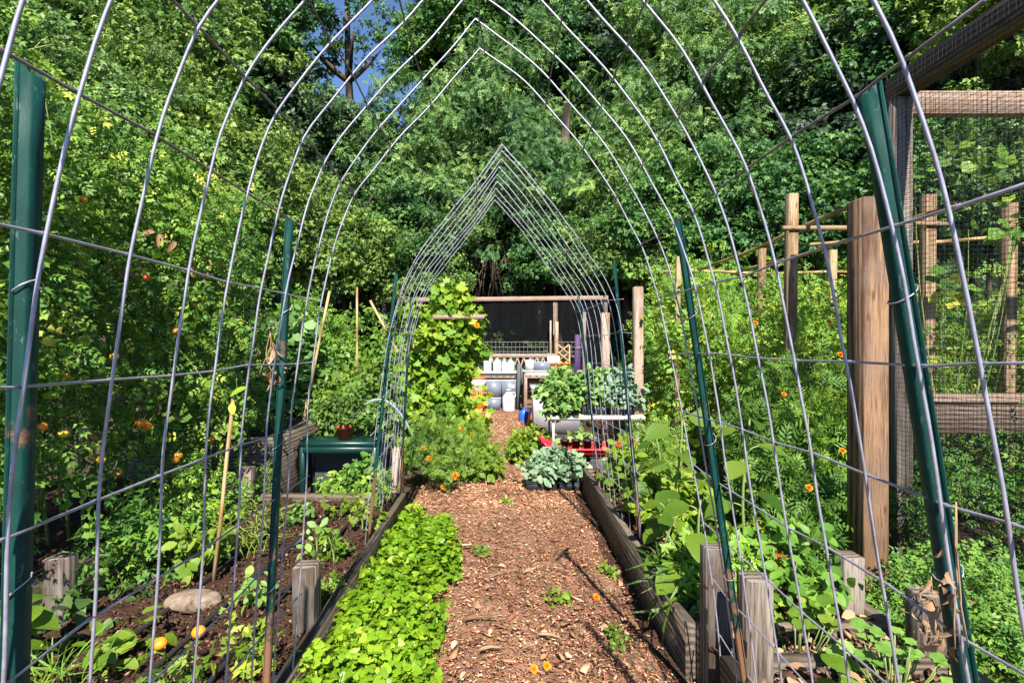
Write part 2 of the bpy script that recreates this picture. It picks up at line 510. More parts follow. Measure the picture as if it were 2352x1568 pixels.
def T_compound(pairs=3, leaf=None, size=.34, curve=.25, spread=1.0):
    lv, lf = leaf if leaf else T_rhomb(.26)
    V, Fs, n = [], [], 0
    items = [(1.0 - size * .8, 0.0)]
    for i in range(pairs):
        y = .18 + .62 * i / max(1, pairs - 1) if pairs > 1 else .4
        items += [(y, 1.05 * spread), (y, -1.05 * spread)]
    for y, a in items:
        c, s = math.cos(a), math.sin(a)
        k = size * (1.0 if a else 1.2)
        p = lv * k
        q = np.stack([p[:, 0] * c + p[:, 1] * s, -p[:, 0] * s + p[:, 1] * c, p[:, 2]], 1)
        q[:, 1] += y; q[:, 2] -= curve * q[:, 1] ** 2 + .15 * np.abs(q[:, 0])
        V.append(q); Fs.append(lf + n); n += len(q)
    return np.concatenate(V), np.concatenate(Fs)
def T_feather():
    V, Fs, n = [], [], 0
    for y, a, k in ((.1, 1.0, .4), (.1, -1.0, .4), (.3, .9, .5), (.3, -.9, .5), (.5, .8, .45), (.5, -.8, .45), (.68, .6, .35), (.68, -.6, .35), (.6, 0, .5)):
        lv, lf = T_rhomb(.13)
        c, s = math.cos(a), math.sin(a); p = lv * k
        V.append(np.stack([p[:, 0] * c + p[:, 1] * s, -p[:, 0] * s + p[:, 1] * c + y, p[:, 2] - .1 * y], 1)); Fs.append(lf + n); n += 4
    return np.concatenate(V), np.concatenate(Fs)
def T_blade(w=.035, droop=.5):
    v = []
    for y, q in ((0, .8), (.35, 1), (.7, .8), (1, .05)):
        v += [(-w * q, y, -droop * y * y), (w * q, y, -droop * y * y)]
    return np.array(v, float), np.array([(0, 1, 3, 2), (2, 3, 5, 4), (4, 5, 7, 6)])
def T_box(w=.35, t=.12):
    v = [(x * w, y, z * t) for y in (-.5, .5) for z in (-.5, .5) for x in (-.5, .5)]
    return np.array(v, float), np.array([(0, 1, 3, 2), (4, 6, 7, 5), (0, 4, 5, 1), (2, 3, 7, 6), (0, 2, 6, 4), (1, 5, 7, 3)])

def T_scallop(k=9, deep=.10):
    v = [(0, .42, -.05)]; f = []
    n = 2 * k
    for i in range(n):
        a = 2 * math.pi * (i + .5) / n - math.pi / 2
        v.append((.27 * math.cos(a), .45 + .27 * math.sin(a), .03 + .02 * (i % 2)))
    for i in range(n):
        a = 2 * math.pi * (i + .5) / n - math.pi / 2
        r = .5 - (deep if i % 2 else 0)
        v.append((r * math.cos(a), .45 + r * math.sin(a), .0 + .06 * math.sin(a * 3) + .03 * (i % 2)))
    for i in range(n):
        j = (i + 1) % n
        f += [(0, 1 + i, 1 + j, 1 + j), (1 + i, 1 + n + i, 1 + n + j, 1 + j)]
    tri = [(0, 1 + i, 1 + (i + 1) % n) for i in range(n)]
    for i in range(n):
        j = (i + 1) % n
        tri += [(1 + i, 1 + n + i, 1 + n + j), (1 + i, 1 + n + j, 1 + j)]
    return np.array(v, float), np.array(tri)
RH, OV, RD, LB, LB3 = T_rhomb(), T_oval(), T_round(), T_lobed(5), T_lobed(3, .5)
CP3 = T_compound(3)
CP4 = T_compound(4, T_rhomb(.3), .26, .2)
CPT = T_compound(2, T_lobed(3, .4), .46, .3)
CPO = T_compound(3, T_rhomb(.25), .36, .3)
FE = T_feather()
TRI = T_compound(1, T_lobed(3, .55, .08), .62, .1)

def scatter(mb, tm, pos, d, n, size, tint, mat=0):
    tv, tf = tm
    pos = np.asarray(pos, float); N = len(pos)
    if N == 0: return mb
    y = nrm(d); n = np.asarray(n, float)
    z = nrm(n - (n * y).sum(1, keepdims=True) * y)
    x = np.cross(y, z)
    size = np.broadcast_to(np.asarray(size, float), (N,))[:, None, None]
    V = pos[:, None, :] + size * (tv[None, :, 0:1] * x[:, None, :] + tv[None, :, 1:2] * y[:, None, :] + tv[None, :, 2:3] * z[:, None, :])
    k = len(tv)
    Fa = (tf[None] + (np.arange(N) * k)[:, None, None]).reshape(-1, tf.shape[1])
    t = np.repeat(np.broadcast_to(np.asarray(tint, float), (N,)), k)
    mb.add(V.reshape(-1, 3), Fa, np.clip(t, 0, 1), None, mat)
    return mb

def clumps(rng, mb, tm, centres, rad, per, size, up=.7, out=.6, jit=.5, hang=.35, tvar=.18, cvar=.12, base=.5, flat=.8, mat=0, sun=.5):
    """leaf clumps round each centre; each clump has its own shade of green"""
    centres = np.asarray(centres, float); C = len(centres)
    rad = np.broadcast_to(np.asarray(rad, float), (C,))
    o = nrm(rng.normal(size=(C, per, 3))) * (rng.random((C, per, 1)) ** .45)
    pos = centres[:, None, :] + o * rad[:, None, None] * np.array([1, 1, flat])
    n = o * out + np.array([0, -sun, up]) + rng.normal(size=o.shape) * jit
    d = nrm(o + rng.normal(size=o.shape) * .8) + np.array([0, 0, -hang])
    t = base + rng.normal(size=(C, 1)) * cvar + rng.normal(size=(C, per)) * tvar
    s = size * (.65 + .7 * rng.random((C, per)))
    return scatter(mb, tm, pos.reshape(-1, 3), d.reshape(-1, 3), n.reshape(-1, 3), s.ravel(), t.ravel(), mat)

def shell(rng, n, r, inner=.55, low=-.6):
    """clump centres over an uneven crown"""
    d = nrm(rng.normal(size=(n * 3, 3)))
    d = d[d[:, 2] > low][:n]
    k = rng.random((len(d), 1))
    f = inner + (1 - inner) * k ** .5
    lump = .96 + .24 * np.sin(d[:, 0:1] * 4.1 + d[:, 2:3] * 3) + .20 * np.sin(d[:, 1:2] * 5.3 + 1.7 + d[:, 2:3] * 4)
    return d * f * lump * np.array(r)

# ------------------------------------------------------------------ setting: ground, path, hillside
def grid(mb, x0, x1, y0, y1, nx, ny, fz):
    xs, ys = np.linspace(x0, x1, nx), np.linspace(y0, y1, ny)
    X, Y = np.meshgrid(xs, ys)
    v = np.stack([X, Y, fz(X, Y)], -1).reshape(-1, 3)
    i = np.arange((nx) * (ny)).reshape(ny, nx)
    f = np.stack([i[:-1, :-1], i[:-1, 1:], i[1:, 1:], i[1:, :-1]], -1).reshape(-1, 4)
    return mb.add(v, f)

def hill_z(X, Y):
    t = np.clip((Y - 13.2 + .35 * np.sin(X * .5)) / 22, 0, 1.6)
    side = 1 + .25 * np.sin(X * .13 + .6)
    return 9.0 * t ** .85 * side - .15

def bumpy(X, Y, a=.012):
    return a * (np.sin(X * 9.1 + Y * 3.3) + np.sin(Y * 7.7 - X * 4.1) + .6 * np.sin(X * 23 + Y * 17))

kind(obj('ground', grid(MB(), -90, 90, -60, 120, 3, 3, lambda X, Y: 0 * X - .006), M['ground']), 'structure')
kind(obj('path', grid(MB(), -.75, .85, .2, 12.2, 40, 260, lambda X, Y: .012 + bumpy(X, Y, .006)), M['path'], smooth=True), 'structure')
kind(obj('hillside', grid(MB(), -60, 60, 13.0, 60, 90, 50, hill_z), M['hill'], smooth=True), 'structure')

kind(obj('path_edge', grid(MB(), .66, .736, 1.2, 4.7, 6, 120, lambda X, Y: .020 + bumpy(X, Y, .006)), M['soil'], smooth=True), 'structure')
rng = np.random.default_rng(11)
mb = MB()
BX = T_box()
def chips(n, x0, x1, y0, y1, s0, s1, z0=.016, zr=.022):
    x = rng.uniform(x0, x1, n); y = y0 + (y1 - y0) * rng.random(n) ** 1.25
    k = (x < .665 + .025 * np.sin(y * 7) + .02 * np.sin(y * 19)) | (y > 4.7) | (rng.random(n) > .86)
    x, y = x[k], y[k]; n = len(x)
    p = np.stack([x, y, z0 + zr * rng.random(n)], 1)
    a = rng.uniform(0, 2 * math.pi, n)
    d = np.stack([np.cos(a), np.sin(a), rng.normal(size=n) * .22], 1)
    nn = np.stack([rng.normal(size=n) * .35, rng.normal(size=n) * .35, np.ones(n)], 1)
    s = s0 + (s1 - s0) * rng.random(n) ** 2.2
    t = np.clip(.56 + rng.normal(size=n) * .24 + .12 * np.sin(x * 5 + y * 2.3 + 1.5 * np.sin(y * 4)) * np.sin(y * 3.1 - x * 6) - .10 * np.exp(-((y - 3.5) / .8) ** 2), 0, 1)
    for w, th in ((.14, .06), (.24, .08), (.42, .09)):
        q = rng.random(n) < .34
        scatter(mb, T_box(w, th), p[q], d[q], nn[q], s[q], t[q])
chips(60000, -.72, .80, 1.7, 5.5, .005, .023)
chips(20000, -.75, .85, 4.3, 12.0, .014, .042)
chips(70, -.3, .7, 1.8, 4.5, .05, .085, .03, .008)
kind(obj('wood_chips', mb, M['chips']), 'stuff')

# ------------------------------------------------------------------ raised beds
def bed(name, label, x0, x1, y0, y1, z, soil_z, bt=.042, inner=True, posts=(), wood='board', soilmat='soil', low_side=False):
    cx, cy_ = (x0 + x1) / 2, (y0 + y1) / 2
    t = thing(name, label, 'raised bed', (cx, cy_, 0))
    L = lambda x, y, q: (x - cx, y - cy_, q)
    rw = _gr.uniform
    for x in (x0, x1):
        zz = min(z, soil_z + .012) if (low_side and x == x0) else z
        obj('side_board', beam(MB(), L(x, y0, zz / 2), L(x, y1, zz / 2), bt, zz - .004, tint=rw(.4, .6)), M[wood], t)
    for y in (y0, y1):
        obj('end_board', beam(MB(), L(x0 + bt / 2 + .002, y, z / 2), L(x1 - bt / 2 - .002, y, z / 2), bt, z - .012, tint=rw(.4, .6)), M[wood], t)
    for (x, y, h, w) in posts:
        obj('corner_post', beam(MB(), L(x, y, 0), L(x, y, h), w, w, up=(0, 1, 0), ch=.004, tint=.55), M['weathered'], t)
    for (x, y, h, w) in posts:
        for dz in (.07, .17):
            obj('screw', lathe(MB(), [(.001, 0), (.007, 0), (.006, .003), (.001, .003)], L(x, y - w / 2 - .0032, dz), 10, sy=.4), M['wire_dark'], t)
    m = grid(MB(), x0 + bt / 2 - cx, x1 - bt / 2 - cx, y0 + bt / 2 - cy_, y1 - bt / 2 - cy_, 30, 60,
             lambda X, Y: soil_z + bumpy(X, Y, .010) + .012 * np.sin(X * 31 + np.sin(Y * 13) * 2) * np.sin(Y * 27))
    obj('soil', m, M[soilmat], t, smooth=True)
    return t

bed('raised_bed', 'board bed with bare soil and drip hoses beside the lime-green herb strip',
    -1.83, -.735, .55, 3.95, .245, .19, posts=((-.79, 2.13, .465, .088),), wood='board', low_side=True)
bed('raised_bed', 'board-sided bed carrying the tall tomato vines, its grey corner stubs showing',
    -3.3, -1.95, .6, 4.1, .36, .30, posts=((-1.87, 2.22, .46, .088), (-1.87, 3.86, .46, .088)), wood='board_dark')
bed('raised_bed', 'tall board bed at the far end of the tomato row',
    -3.2, -1.86, 4.35, 6.4, .60, .54, wood='board')
bed('raised_bed', 'board bed holding broad-leaved plants, two grey stubs at its near end',
    .757, 1.55, 2.08, 4.7, .255, .19, posts=((.83, 2.02, .575, .088), (1.49, 2.02 + .22, .46, .088)), wood='board')
bed('raised_bed', 'near board bed with scalloped leaves and dry mulch, two grey stubs at its far end',
    .80, 1.60, .5, 1.86, .255, .19, posts=((.875, 1.80, .56, .088), (1.545, 1.90, .46, .088)), wood='board')

# soil crumbs on the open bed
mb = MB()
n = 9000
x = rng.uniform(-1.78, -.77, n); y = .9 + 3.0 * rng.random(n)
p = np.stack([x, y, .186 + .03 * rng.random(n)], 1)
scatter(mb, T_box(.55, .35), p, rng.normal(size=(n, 3)), np.tile((0, 0, 1.0), (n, 1)) + rng.normal(size=(n, 3)) * .4, .005 + .018 * rng.random(n) ** 3, np.clip(.45 + .25 * rng.normal(size=n), 0, 1))
n = 3000
x = rng.uniform(.80, 1.52, n); y = .9 + 3.7 * rng.random(n)
p = np.stack([x, y, .20 + .03 * rng.random(n)], 1)
scatter(mb, T_box(.4, .2), p, rng.normal(size=(n, 3)) * (1, 1, .3), np.tile((0, 0, 1.0), (n, 1)) + rng.normal(size=(n, 3)) * .4, .008 + .05 * rng.random(n) ** 3, np.clip(.65 + .25 * rng.normal(size=n), 0, 1))
kind(obj('soil_crumbs', mb, M['crumbs']), 'stuff')

# drip hoses on the open bed
for i, (x, lab) in enumerate(((-.98, 'black drip hose lying on bare soil, nearest the herb strip'),
                              (-1.20, 'black drip hose along the middle of the bare soil bed'),
                              (-1.44, 'black drip hose lying beside the flat sandstone rock'))):
    pts = [(x + .018 * math.sin(y * 1.9 + i), y, .215 + .004 * math.sin(y * 5)) for y in np.arange(.75, 3.85, .12)]
    tag(obj('drip_hose', tube(MB(), pts, .0105, 8), M['rubber'], smooth=True), lab, 'hose', 'drip hoses on the soil bed')

# ------------------------------------------------------------------ wire arches
def arch(label, Lp, Rp, yl, yr, sp, n, seed, shear=(0, 0), r=.0030, rc=.0026):
    g = np.random.default_rng(seed)
    t = thing('arch_trellis', label, 'arch', ((Lp[0][0] + Rp[-1][0]) / 2, (yl + yr) / 2, 0), 'wire arches over the path')
    ox, oy, _ = t.location
    pl, Ll = smooth_path(Lp, .04); pr, Lr = smooth_path(Rp, .04)
    def side(p, k):
        y = (yl if k == 0 else yr)
        return y
    hoops = []
    for i in range(n):
        fy = i / (n - 1)
        pts = []
        w = g.normal(size=4) * .004
        for k, p in ((0, pl), (1, pr)):
            for j, (x, z) in enumerate(p):
                s = j / (len(p) - 1)
                up = s if k == 0 else 1 - s
                y0 = (yl * (1 - .5 * max(0, up - .5) * 2) + yr * .5 * max(0, up - .5) * 2) if k == 0 else (yr * (1 - .5 * max(0, up - .5) * 2) + yl * .5 * max(0, up - .5) * 2)
                pts.append((x + shear[0] + (shear[1] - shear[0]) * fy + w[0] * math.sin(z * 3) - ox, y0 - sp * i + (.055 if i == n - 1 else 0) + w[1] * math.sin(z * 2.2 + i) - oy, z + .004 * math.sin(z * 9 + i) + .0025 * math.sin(z * 31 + i * 2)))
        mid = len(pl)
        pts.pop(mid)
        hoops.append((pts, mid))
        obj('hoop_wire', tube(MB(), pts, r, 7), M['wire'], t, smooth=True)
    # the long wires, one every 8 inches along the hoop
    def along(pts, idx, off=0.0):
        q = []
        for i, (ps, mid) in enumerate(hoops):
            a, b = int(math.floor(idx)), min(int(math.floor(idx)) + 1, len(ps) - 1)
            f = idx - a
            p = Vector(ps[a]) * (1 - f) + Vector(ps[b]) * f
            q.append(p)
        q = [q[0] + (q[0] - q[1]) * .25] + q + [q[-1] + (q[-1] - q[-2]) * 1.1]
        return q
    mid = hoops[0][1]; tot = len(hoops[0][0])
    for k in range(-11, 12):
        idx = mid - .5 + k * 5.08 + (2.0 if k > 0 else -2.0 if k < 0 else 0)
        if 1 < idx < tot - 2:
            q = along(hoops, idx)
            outw = Vector((0.0062 if k > 0 else -.0062, 0, 0)) if k else Vector((0, 0, .006))
            qq, rr_ = [], []
            for w_, p in enumerate(q):
                p = p + outw + Vector((g.normal(), 0, g.normal())) * .0016
                if 0 < w_ < len(q) - 1:
                    qq += [p - Vector((0, .007, 0)), p, p + Vector((0, .007, 0))] if q[-1].y > q[0].y else [p + Vector((0, .007, 0)), p, p - Vector((0, .007, 0))]
                    rr_ += [rc, rc * 1.55, rc]
                else:
                    qq.append(p); rr_.append(rc)
            obj('long_wire', tube(MB(), qq, rr_, 6), M['wire' if abs(k) > 4 else 'wire_dark'], t, smooth=True)
    return t

L1 = [(-.735, .06), (-.715, .3), (-.692, .6), (-.668, .905), (-.66, 1.13), (-.639, 1.30), (-.612, 1.5), (-.567, 1.71), (-.533, 1.817), (-.488, 1.91), (-.359, 2.076), (-.218, 2.23), (-.08, 2.40)]
R1 = [(-.08, 2.40), (.076, 2.285), (.217, 2.14), (.363, 1.965), (.473, 1.777), (.521, 1.677), (.57, 1.52), (.607, 1.35), (.64, 1.17), (.665, 1.0), (.70, .8), (.724, .65), (.765, .36), (.79, .10)]
arch('near galvanised wire arch, its bright hoops passing overhead to a sharp ridge', L1, R1, 1.80, 1.868, .157, 9, 3, r=.0028, rc=.0024)
L2 = [(-.80, .15), (-.77, .5), (-.735, .85), (-.705, 1.13), (-.665, 1.40), (-.60, 1.66), (-.545, 1.79), (-.476, 1.91), (-.30, 2.13), (-.14, 2.33), (.0, 2.53)]
R2 = [(.0, 2.53), (.14, 2.37), (.30, 2.165), (.50, 1.885), (.605, 1.72), (.665, 1.56), (.70, 1.35), (.725, 1.1), (.76, .75), (.80, .4), (.82, .15)]
arch('farther pointed arch of thin pale wires spanning the path beyond the first', L2, R2, 4.2, 4.22, .153, 9, 4, shear=(-.045, .012), r=.0025, rc=.0023)

# green U-channel posts
def channel(mb, p0, p1, sgn, tilt=0.0):
    """U-channel: closed side towards the path, flanges on the far side"""
    prof = [(.012, -.034), (.012, -.025), (.009, -.024), (-.006, -.022), (-.011, -.018), (-.0135, 0), (-.011, .018), (-.006, .022), (.009, .024), (.012, .025), (.012, .034)]
    inn = [(.0145, -.034), (.0145, -.0225), (.010, -.0215), (-.0045, -.0195), (-.0085, -.016), (-.0108, 0), (-.0085, .016), (-.0045, .0195), (.010, .0215), (.0145, .0225), (.0145, .034)]
    loop = prof + inn[::-1]
    c, s = math.cos(tilt), math.sin(tilt)
    vs_, fs = [], []
    n = len(loop)
    steps = 14
    for k in range(steps + 1):
        f = k / steps
        q = Vector(p0).lerp(Vector(p1), f)
        for a, b in loop:
            x, y = .66 * (a * c - b * s), .66 * (a * s + b * c)
            z = 0
            if k == steps: z = -.018 * (a < .005)        # the top is cut at a slant
            vs_.append((q.x + sgn * x, q.y + y, q.z + z))
    for k in range(steps):
        for i in range(n):
            j = (i + 1) % n
            fs.append((k * n + i, k * n + j, k * n + n + j, k * n + n + i))
    m = len(prof)
    for base in (0, steps * n):
        for i in range(m - 1):
            fs.append((base + i, base + i + 1, base + n - 2 - i, base + n - 1 - i))
    mb.add(vs_, fs)
    return mb

posts = [
    (-1, (-.715, .75, .0), (-.656, .735, 1.745), 'green channel post beside the tomato vines, largest of its kind'),
    (-1, (-.712, 1.57, .1), (-.640, 1.59, 1.745), 'green post with chipped paint and withered leaves tied halfway up'),
    (-1, (-.795, 3.10, .1), (-.617, 3.1, 1.79), 'slim green post leaning out of the soil bed, taller of the pair by the bench'),
    (-1, (-.785, 4.06, .1), (-.695, 4.06, 1.74), 'slim green post standing against the orange marigold clump'),
    (1, (.835, .79, .0), (.560, .80, 1.75), 'green channel post with rusty inner edge beside the tall cedar post'),
    (1, (.800, 1.66, .1), (.557, 1.65, 1.75), 'leaning teal-green post rising between the two grey bed stubs'),
    (1, (.835, 3.07, .1), (.665, 3.07, 1.84), 'slim dark green post leaning over the white plant table'),
    (1, (.795, 4.12, .1), (.608, 4.1, 1.76), 'slim green post at the far corner of the board bed by the blue-green kale'),
]
for s, p0, p1, lab in posts:
    base = Vector(p0)
    t = thing('fence_post', lab, 'post', base, 'green posts holding the arches')
    obj('channel', channel(MB(), (0, 0, 0), Vector(p1) - base, s, -.16), M['green'], t)
    q = MB()
    for z in (.55, 1.0, 1.42):                                       # twisted tie wires holding the mesh
        f = z / p1[2]
        c = Vector((0, 0, 0)).lerp(Vector(p1) - base, f)
        ring = [c + Vector((s * .002 + .017 * math.cos(a), .021 * math.sin(a), .012 * math.sin(a + z) + .012 * a / 6)) for a in np.linspace(0, 2 * math.pi, 13)]
        ring.append(ring[-1] + Vector((-s * .012, -.012, .012)))
        o_ = obj('tie_wire', tube(MB(), ring, .0012, 5), M['wire'], t)

# ------------------------------------------------------------------ plant builders
def plant(name, label, cat, loc, group=None, rz=0):
    return thing(name, label, cat, loc, group, rz)

def ball(r, seg=12, sq=.85, mb=None, c=(0, 0, 0)):
    pr = [(r * math.sin(a) * (1 + .0), -r * sq * math.cos(a)) for a in np.linspace(0, math.pi, 9)]
    pr[0] = (1e-5, pr[0][1]); pr[-1] = (1e-5, pr[-1][1] - r * .12)
    return lathe(mb or MB(), pr, c, seg)

FRUIT = {}
def fruit(parent, p, r, col, name='tomato'):
    key = (round(r, 3), col, name)
    if key not in FRUIT:
        m = ball(r)
        # green calyx
        FRUIT[key] = (m.mesh(name, M['fruit_' + col], True))
    o = obj(name, FRUIT[key], None, parent, loc=p)
    if 'calyx' not in FRUIT:
        c = MB()
        a = np.linspace(0, 2 * math.pi, 5, endpoint=False)
        scatter(c, T_rhomb(.2), np.zeros((5, 3)), np.stack([np.cos(a), np.sin(a), np.full(5, -.1)], 1), np.tile((0, 0, 1.), (5, 1)), .022, .5)
        tube(c, [(0, 0, 0), (.004, .002, .02), (.012, 0, .045)], .0022, 5)
        FRUIT['calyx'] = c.mesh('calyx', M['stem'])
    o.scale = (1, 1, .9 + .2 * _gr.random())
    obj('calyx', FRUIT['calyx'], None, o, loc=(0, 0, r * .87))
    o.rotation_euler = (_gr.uniform(-.4, .4), _gr.uniform(-.4, .4), _gr.uniform(0, 3))
    return o

def flower(parent, p, d, r, mat='petal_orange', rg=None):
    """a pompon of many petals"""
    key = ('fl', round(r, 3), mat)
    if key not in FRUIT:
        g = np.random.default_rng(int(r * 9999))
        m = MB()
        for k, (ring, ang) in enumerate(((14, .15), (12, .55), (9, .95), (6, 1.3))):
            a = np.linspace(0, 2 * math.pi, ring, endpoint=False) + k * .3
            dd = np.stack([np.cos(a) * math.cos(ang), np.sin(a) * math.cos(ang), np.full(ring, math.sin(ang))], 1)
            nn = np.stack([-np.cos(a) * math.sin(ang), -np.sin(a) * math.sin(ang), np.full(ring, math.cos(ang))], 1)
            scatter(m, T_rhomb(.34), np.zeros((ring, 3)) + (0, 0, .002 * k), dd, nn, r * (1 - .1 * k) * g.uniform(.85, 1.1, ring), .5)
        FRUIT[key] = m.mesh('flower', M[mat])
    o = obj('flower', FRUIT[key], None, parent, loc=p)
    o.rotation_euler = Vector((0, 0, 1)).rotation_difference(Vector(d).normalized()).to_euler()
    return o

def stems(rg, mb, n, box, h, r=.006, lean=.15, top=None, tint=(.3, .9)):
    for i in range(n):
        x, y = rg.uniform(-box[0], box[0]), rg.uniform(-box[1], box[1])
        hh = h * rg.uniform(.6, 1.0)
        dx, dy = rg.normal(size=2) * lean
        pts = [(x + dx * f * f * hh + .015 * math.sin(f * 9 + i), y + dy * f * f * hh, f * hh) for f in np.linspace(0, 1, 7)]
        tube(mb, pts, [r * (1 - .6 * f) for f in np.linspace(0, 1, 7)], 5, rg.uniform(*tint))
    return mb

# ------------------------------------------------------------------ tomato vines (left)
def tomato_mesh(seed, hx, hy, H, mat, nc, per, lowfrac=.18, size=.15, base=.46, face=-1):
    g = np.random.default_rng(seed)
    m = MB()
    c = np.stack([g.uniform(-hx, hx, nc), g.uniform(-hy, hy, nc), H * (lowfrac + (1 - lowfrac) * g.random(nc) ** .8)], 1)
    # the outline narrows and frays towards the top
    k = c[:, 2] / H
    c[:, 0] *= 1 - .45 * k ** 3; c[:, 1] *= 1.08
    c[:, 2] *= 1 + .07 * np.sin(c[:, 1] * 7 + seed) + .05 * g.normal(size=nc)
    h2 = nc // 5
    clumps(g, m, CPT, c[:h2], .14 + .10 * g.random(h2), per, size, up=.75, out=.7, jit=.5, hang=.55, base=base, cvar=.17, tvar=.16)
    clumps(g, m, CPO, c[h2:], .14 + .10 * g.random(nc - h2), per, size * 1.05, up=.75, out=.7, jit=.5, hang=.6, base=base, cvar=.17, tvar=.16)
    s = MB()
    stems(g, s, 12, (hx * .6, hy * .9), H * .95, .009, .10, tint=(.15, .7))
    for i in range(26):                                     # shoots standing out of the mass
        p = c[g.integers(nc)]
        d = nrm(g.normal(size=3) * (.5, .5, .2) + (0, 0, .8))
        tube(s, [p + d * q + np.array([0, 0, -.3 * q * q]) for q in np.linspace(0, .32, 5)], [.004, .004, .003, .003, .002], 4, .8)
    return m.mesh('foliage', M[mat]), s.mesh('stems', M['stem'])

def dead_leaves(t, seed, hx, hy, H, n):
    g = np.random.default_rng(500 + seed)
    c = np.stack([g.uniform(-hx, hx, 7), g.uniform(-hy, hy, 7), g.uniform(.2, .9, 7) * H], 1)
    m = MB()
    clumps(g, m, T_oval(.24, .7, .2), c, .13, n // 7, .06, hang=.9, base=.55, tvar=.25)
    obj('dead_leaves', m, M['dry'], t)

TM = [tomato_mesh(s, .50, .40, 2.45, 'tomato', 340, 15, .10, .072) for s in (1, 2, 3)]
tom_labels = [
    ('tall tomato vine behind the widest green post, its foliage starting at the edge of view', 1.95, 1.0),
    ('tomato vine with yellowing leaves and orange fruit just past the widest green post', 2.80, .99),
    ('tomato vine in the middle of the tall row, above the board bed stub in shade', 3.65, .96),
    ('last tomato vine of the tall row, behind the green post with withered leaves', 4.60, .93),
]
tomatoes = []
for i, (lab, y, s) in enumerate(tom_labels):
    t = plant('tomato_plant', lab, 'tomato plant', (-2.46, y, .28), 'tomato vines in the tall row')
    t.location.x += (.10, -.14, .12, -.06)[i]
    t.scale = (s, s, s * (1.0 + .03 * (i % 2)))
    f, st = TM[i % 3]
    obj('foliage', f, None, t); obj('stems', st, None, t)
    dead_leaves(t, i, .5, .5, 2.2, 60)
    tomatoes.append((t, y, s, 0))
for u, v, r, c in ((323, 978, .034, 'orange'), (338, 985, .034, 'orange'), (410, 1045, .032, 'orange'), (403, 1060, .03, 'orange'), (232, 1062, .03, 'yellow'), (150, 880, .03, 'orange'),
                   (336, 655, .024, 'red'), (192, 482, .024, 'orange'), (405, 772, .03, 'orange'), (88, 722, .028, 'red'), (145, 1005, .03, 'yellow'), (560, 905, .026, 'orange'), (262, 832, .028, 'yellow'),
                   (486, 1010, .024, 'red'), (96, 980, .028, 'orange'), (450, 700, .022, 'red'), (268, 1090, .03, 'orange')):
    Y = 2.0 * F / (1150 - u)
    p = at(u, v, Y)
    t, y, s, fl = min(tomatoes, key=lambda q: abs(q[1] - Y))
    q = (p - t.location) / s
    if fl: q.x, q.y = -q.x, -q.y
    fruit(t, q, r * .78, c)

# low plants under and before the tomato bed
def leafy(name, label, cat, loc, nc, per, size, tm, mat, spread, h, seed, hang=.2, up=1.0, nstem=8, base=.5, group=None, rad=.07, low=.15, srad=.004, jit=.45, parts='leaves'):
    g = np.random.default_rng(seed)
    t = plant(name, label, cat, loc, group)
    m = MB()
    a = g.uniform(0, 2 * math.pi, nc); rr = np.sqrt(g.random(nc))
    k = 1 - rr ** 2
    c = np.stack([spread[0] * rr * np.cos(a), spread[1] * rr * np.sin(a), h * (low + (1 - low) * (g.random(nc) ** .6) * (.35 + .65 * k))], 1)
    clumps(g, m, tm, c, rad * (.7 + .6 * g.random(nc)), per, size, up=up, out=.5, jit=jit, hang=hang, base=base, cvar=.13, tvar=.13)
    obj(parts, m, M[mat], t)
    s = MB()
    for i in range(nstem):
        p = c[g.integers(nc)]
        tube(s, [(p[0] * .25 * (1 - f) + p[0] * f * 1.0 * f, p[1] * .25 * (1 - f) + p[1] * f * f, p[2] * f) for f in np.linspace(0, 1, 6)], [srad * (1.3 - .7 * f) for f in np.linspace(0, 1, 6)], 5, g.uniform(.4, .9))
    obj('stems', s, M['stem'], t)
    return t

leafy('bean_plant', 'shaded leafy bean plant growing before the tomato bed stub', 'bean plant', (-1.84, 2.62, .0), 52, 11, .055, TRI, 'tomato_r', (.22, .45), .62, 21, base=.42, nstem=20)
leafy('tomato_sucker', 'low tangled tomato growth spilling over the shaded board of the tall tomato row', 'tomato plant', (-1.95, 3.3, .0), 90, 12, .07, CPO, 'tomato', (.20, 1.0), .60, 27, base=.42, nstem=24, rad=.10)
leafy('weed_clump', 'low dark green weeds along the foot of the tomato bed boards', 'weeds', (-1.78, 1.98, .0), 34, 10, .07, OV, 'under', (.16, .45), .36, 22, base=.7)
leafy('squash_seedling', 'young squash with four broad veined leaves beside the two fallen orange tomatoes', 'squash plant', (-1.40, 1.93, .18), 10, 3, .07, OV, 'lime', (.10, .10), .15, 23, base=.52, nstem=6, up=1.6, jit=.25)
leafy('grass_tuft', 'pale grassy weeds before the young squash at the edge of the soil bed', 'weeds', (-1.52, 1.72, .16), 20, 9, .11, T_blade(.022), 'marigold', (.22, .16), .12, 24, base=.4, hang=-.4)
leafy('pepper_plant', 'small bright pepper plant standing between the bamboo stake and the bean plant', 'pepper plant', (-1.56, 2.70, .14), 22, 7, .06, OV, 'lime', (.12, .13), .34, 25, base=.5, nstem=6)
leafy('straw_weeds', 'yellowed dying weeds around the foot of the bamboo stake', 'weeds', (-1.46, 3.05, .17), 26, 8, .11, T_blade(.025), 'lime', (.16, .28), .22, 26, base=.85, hang=-.2)
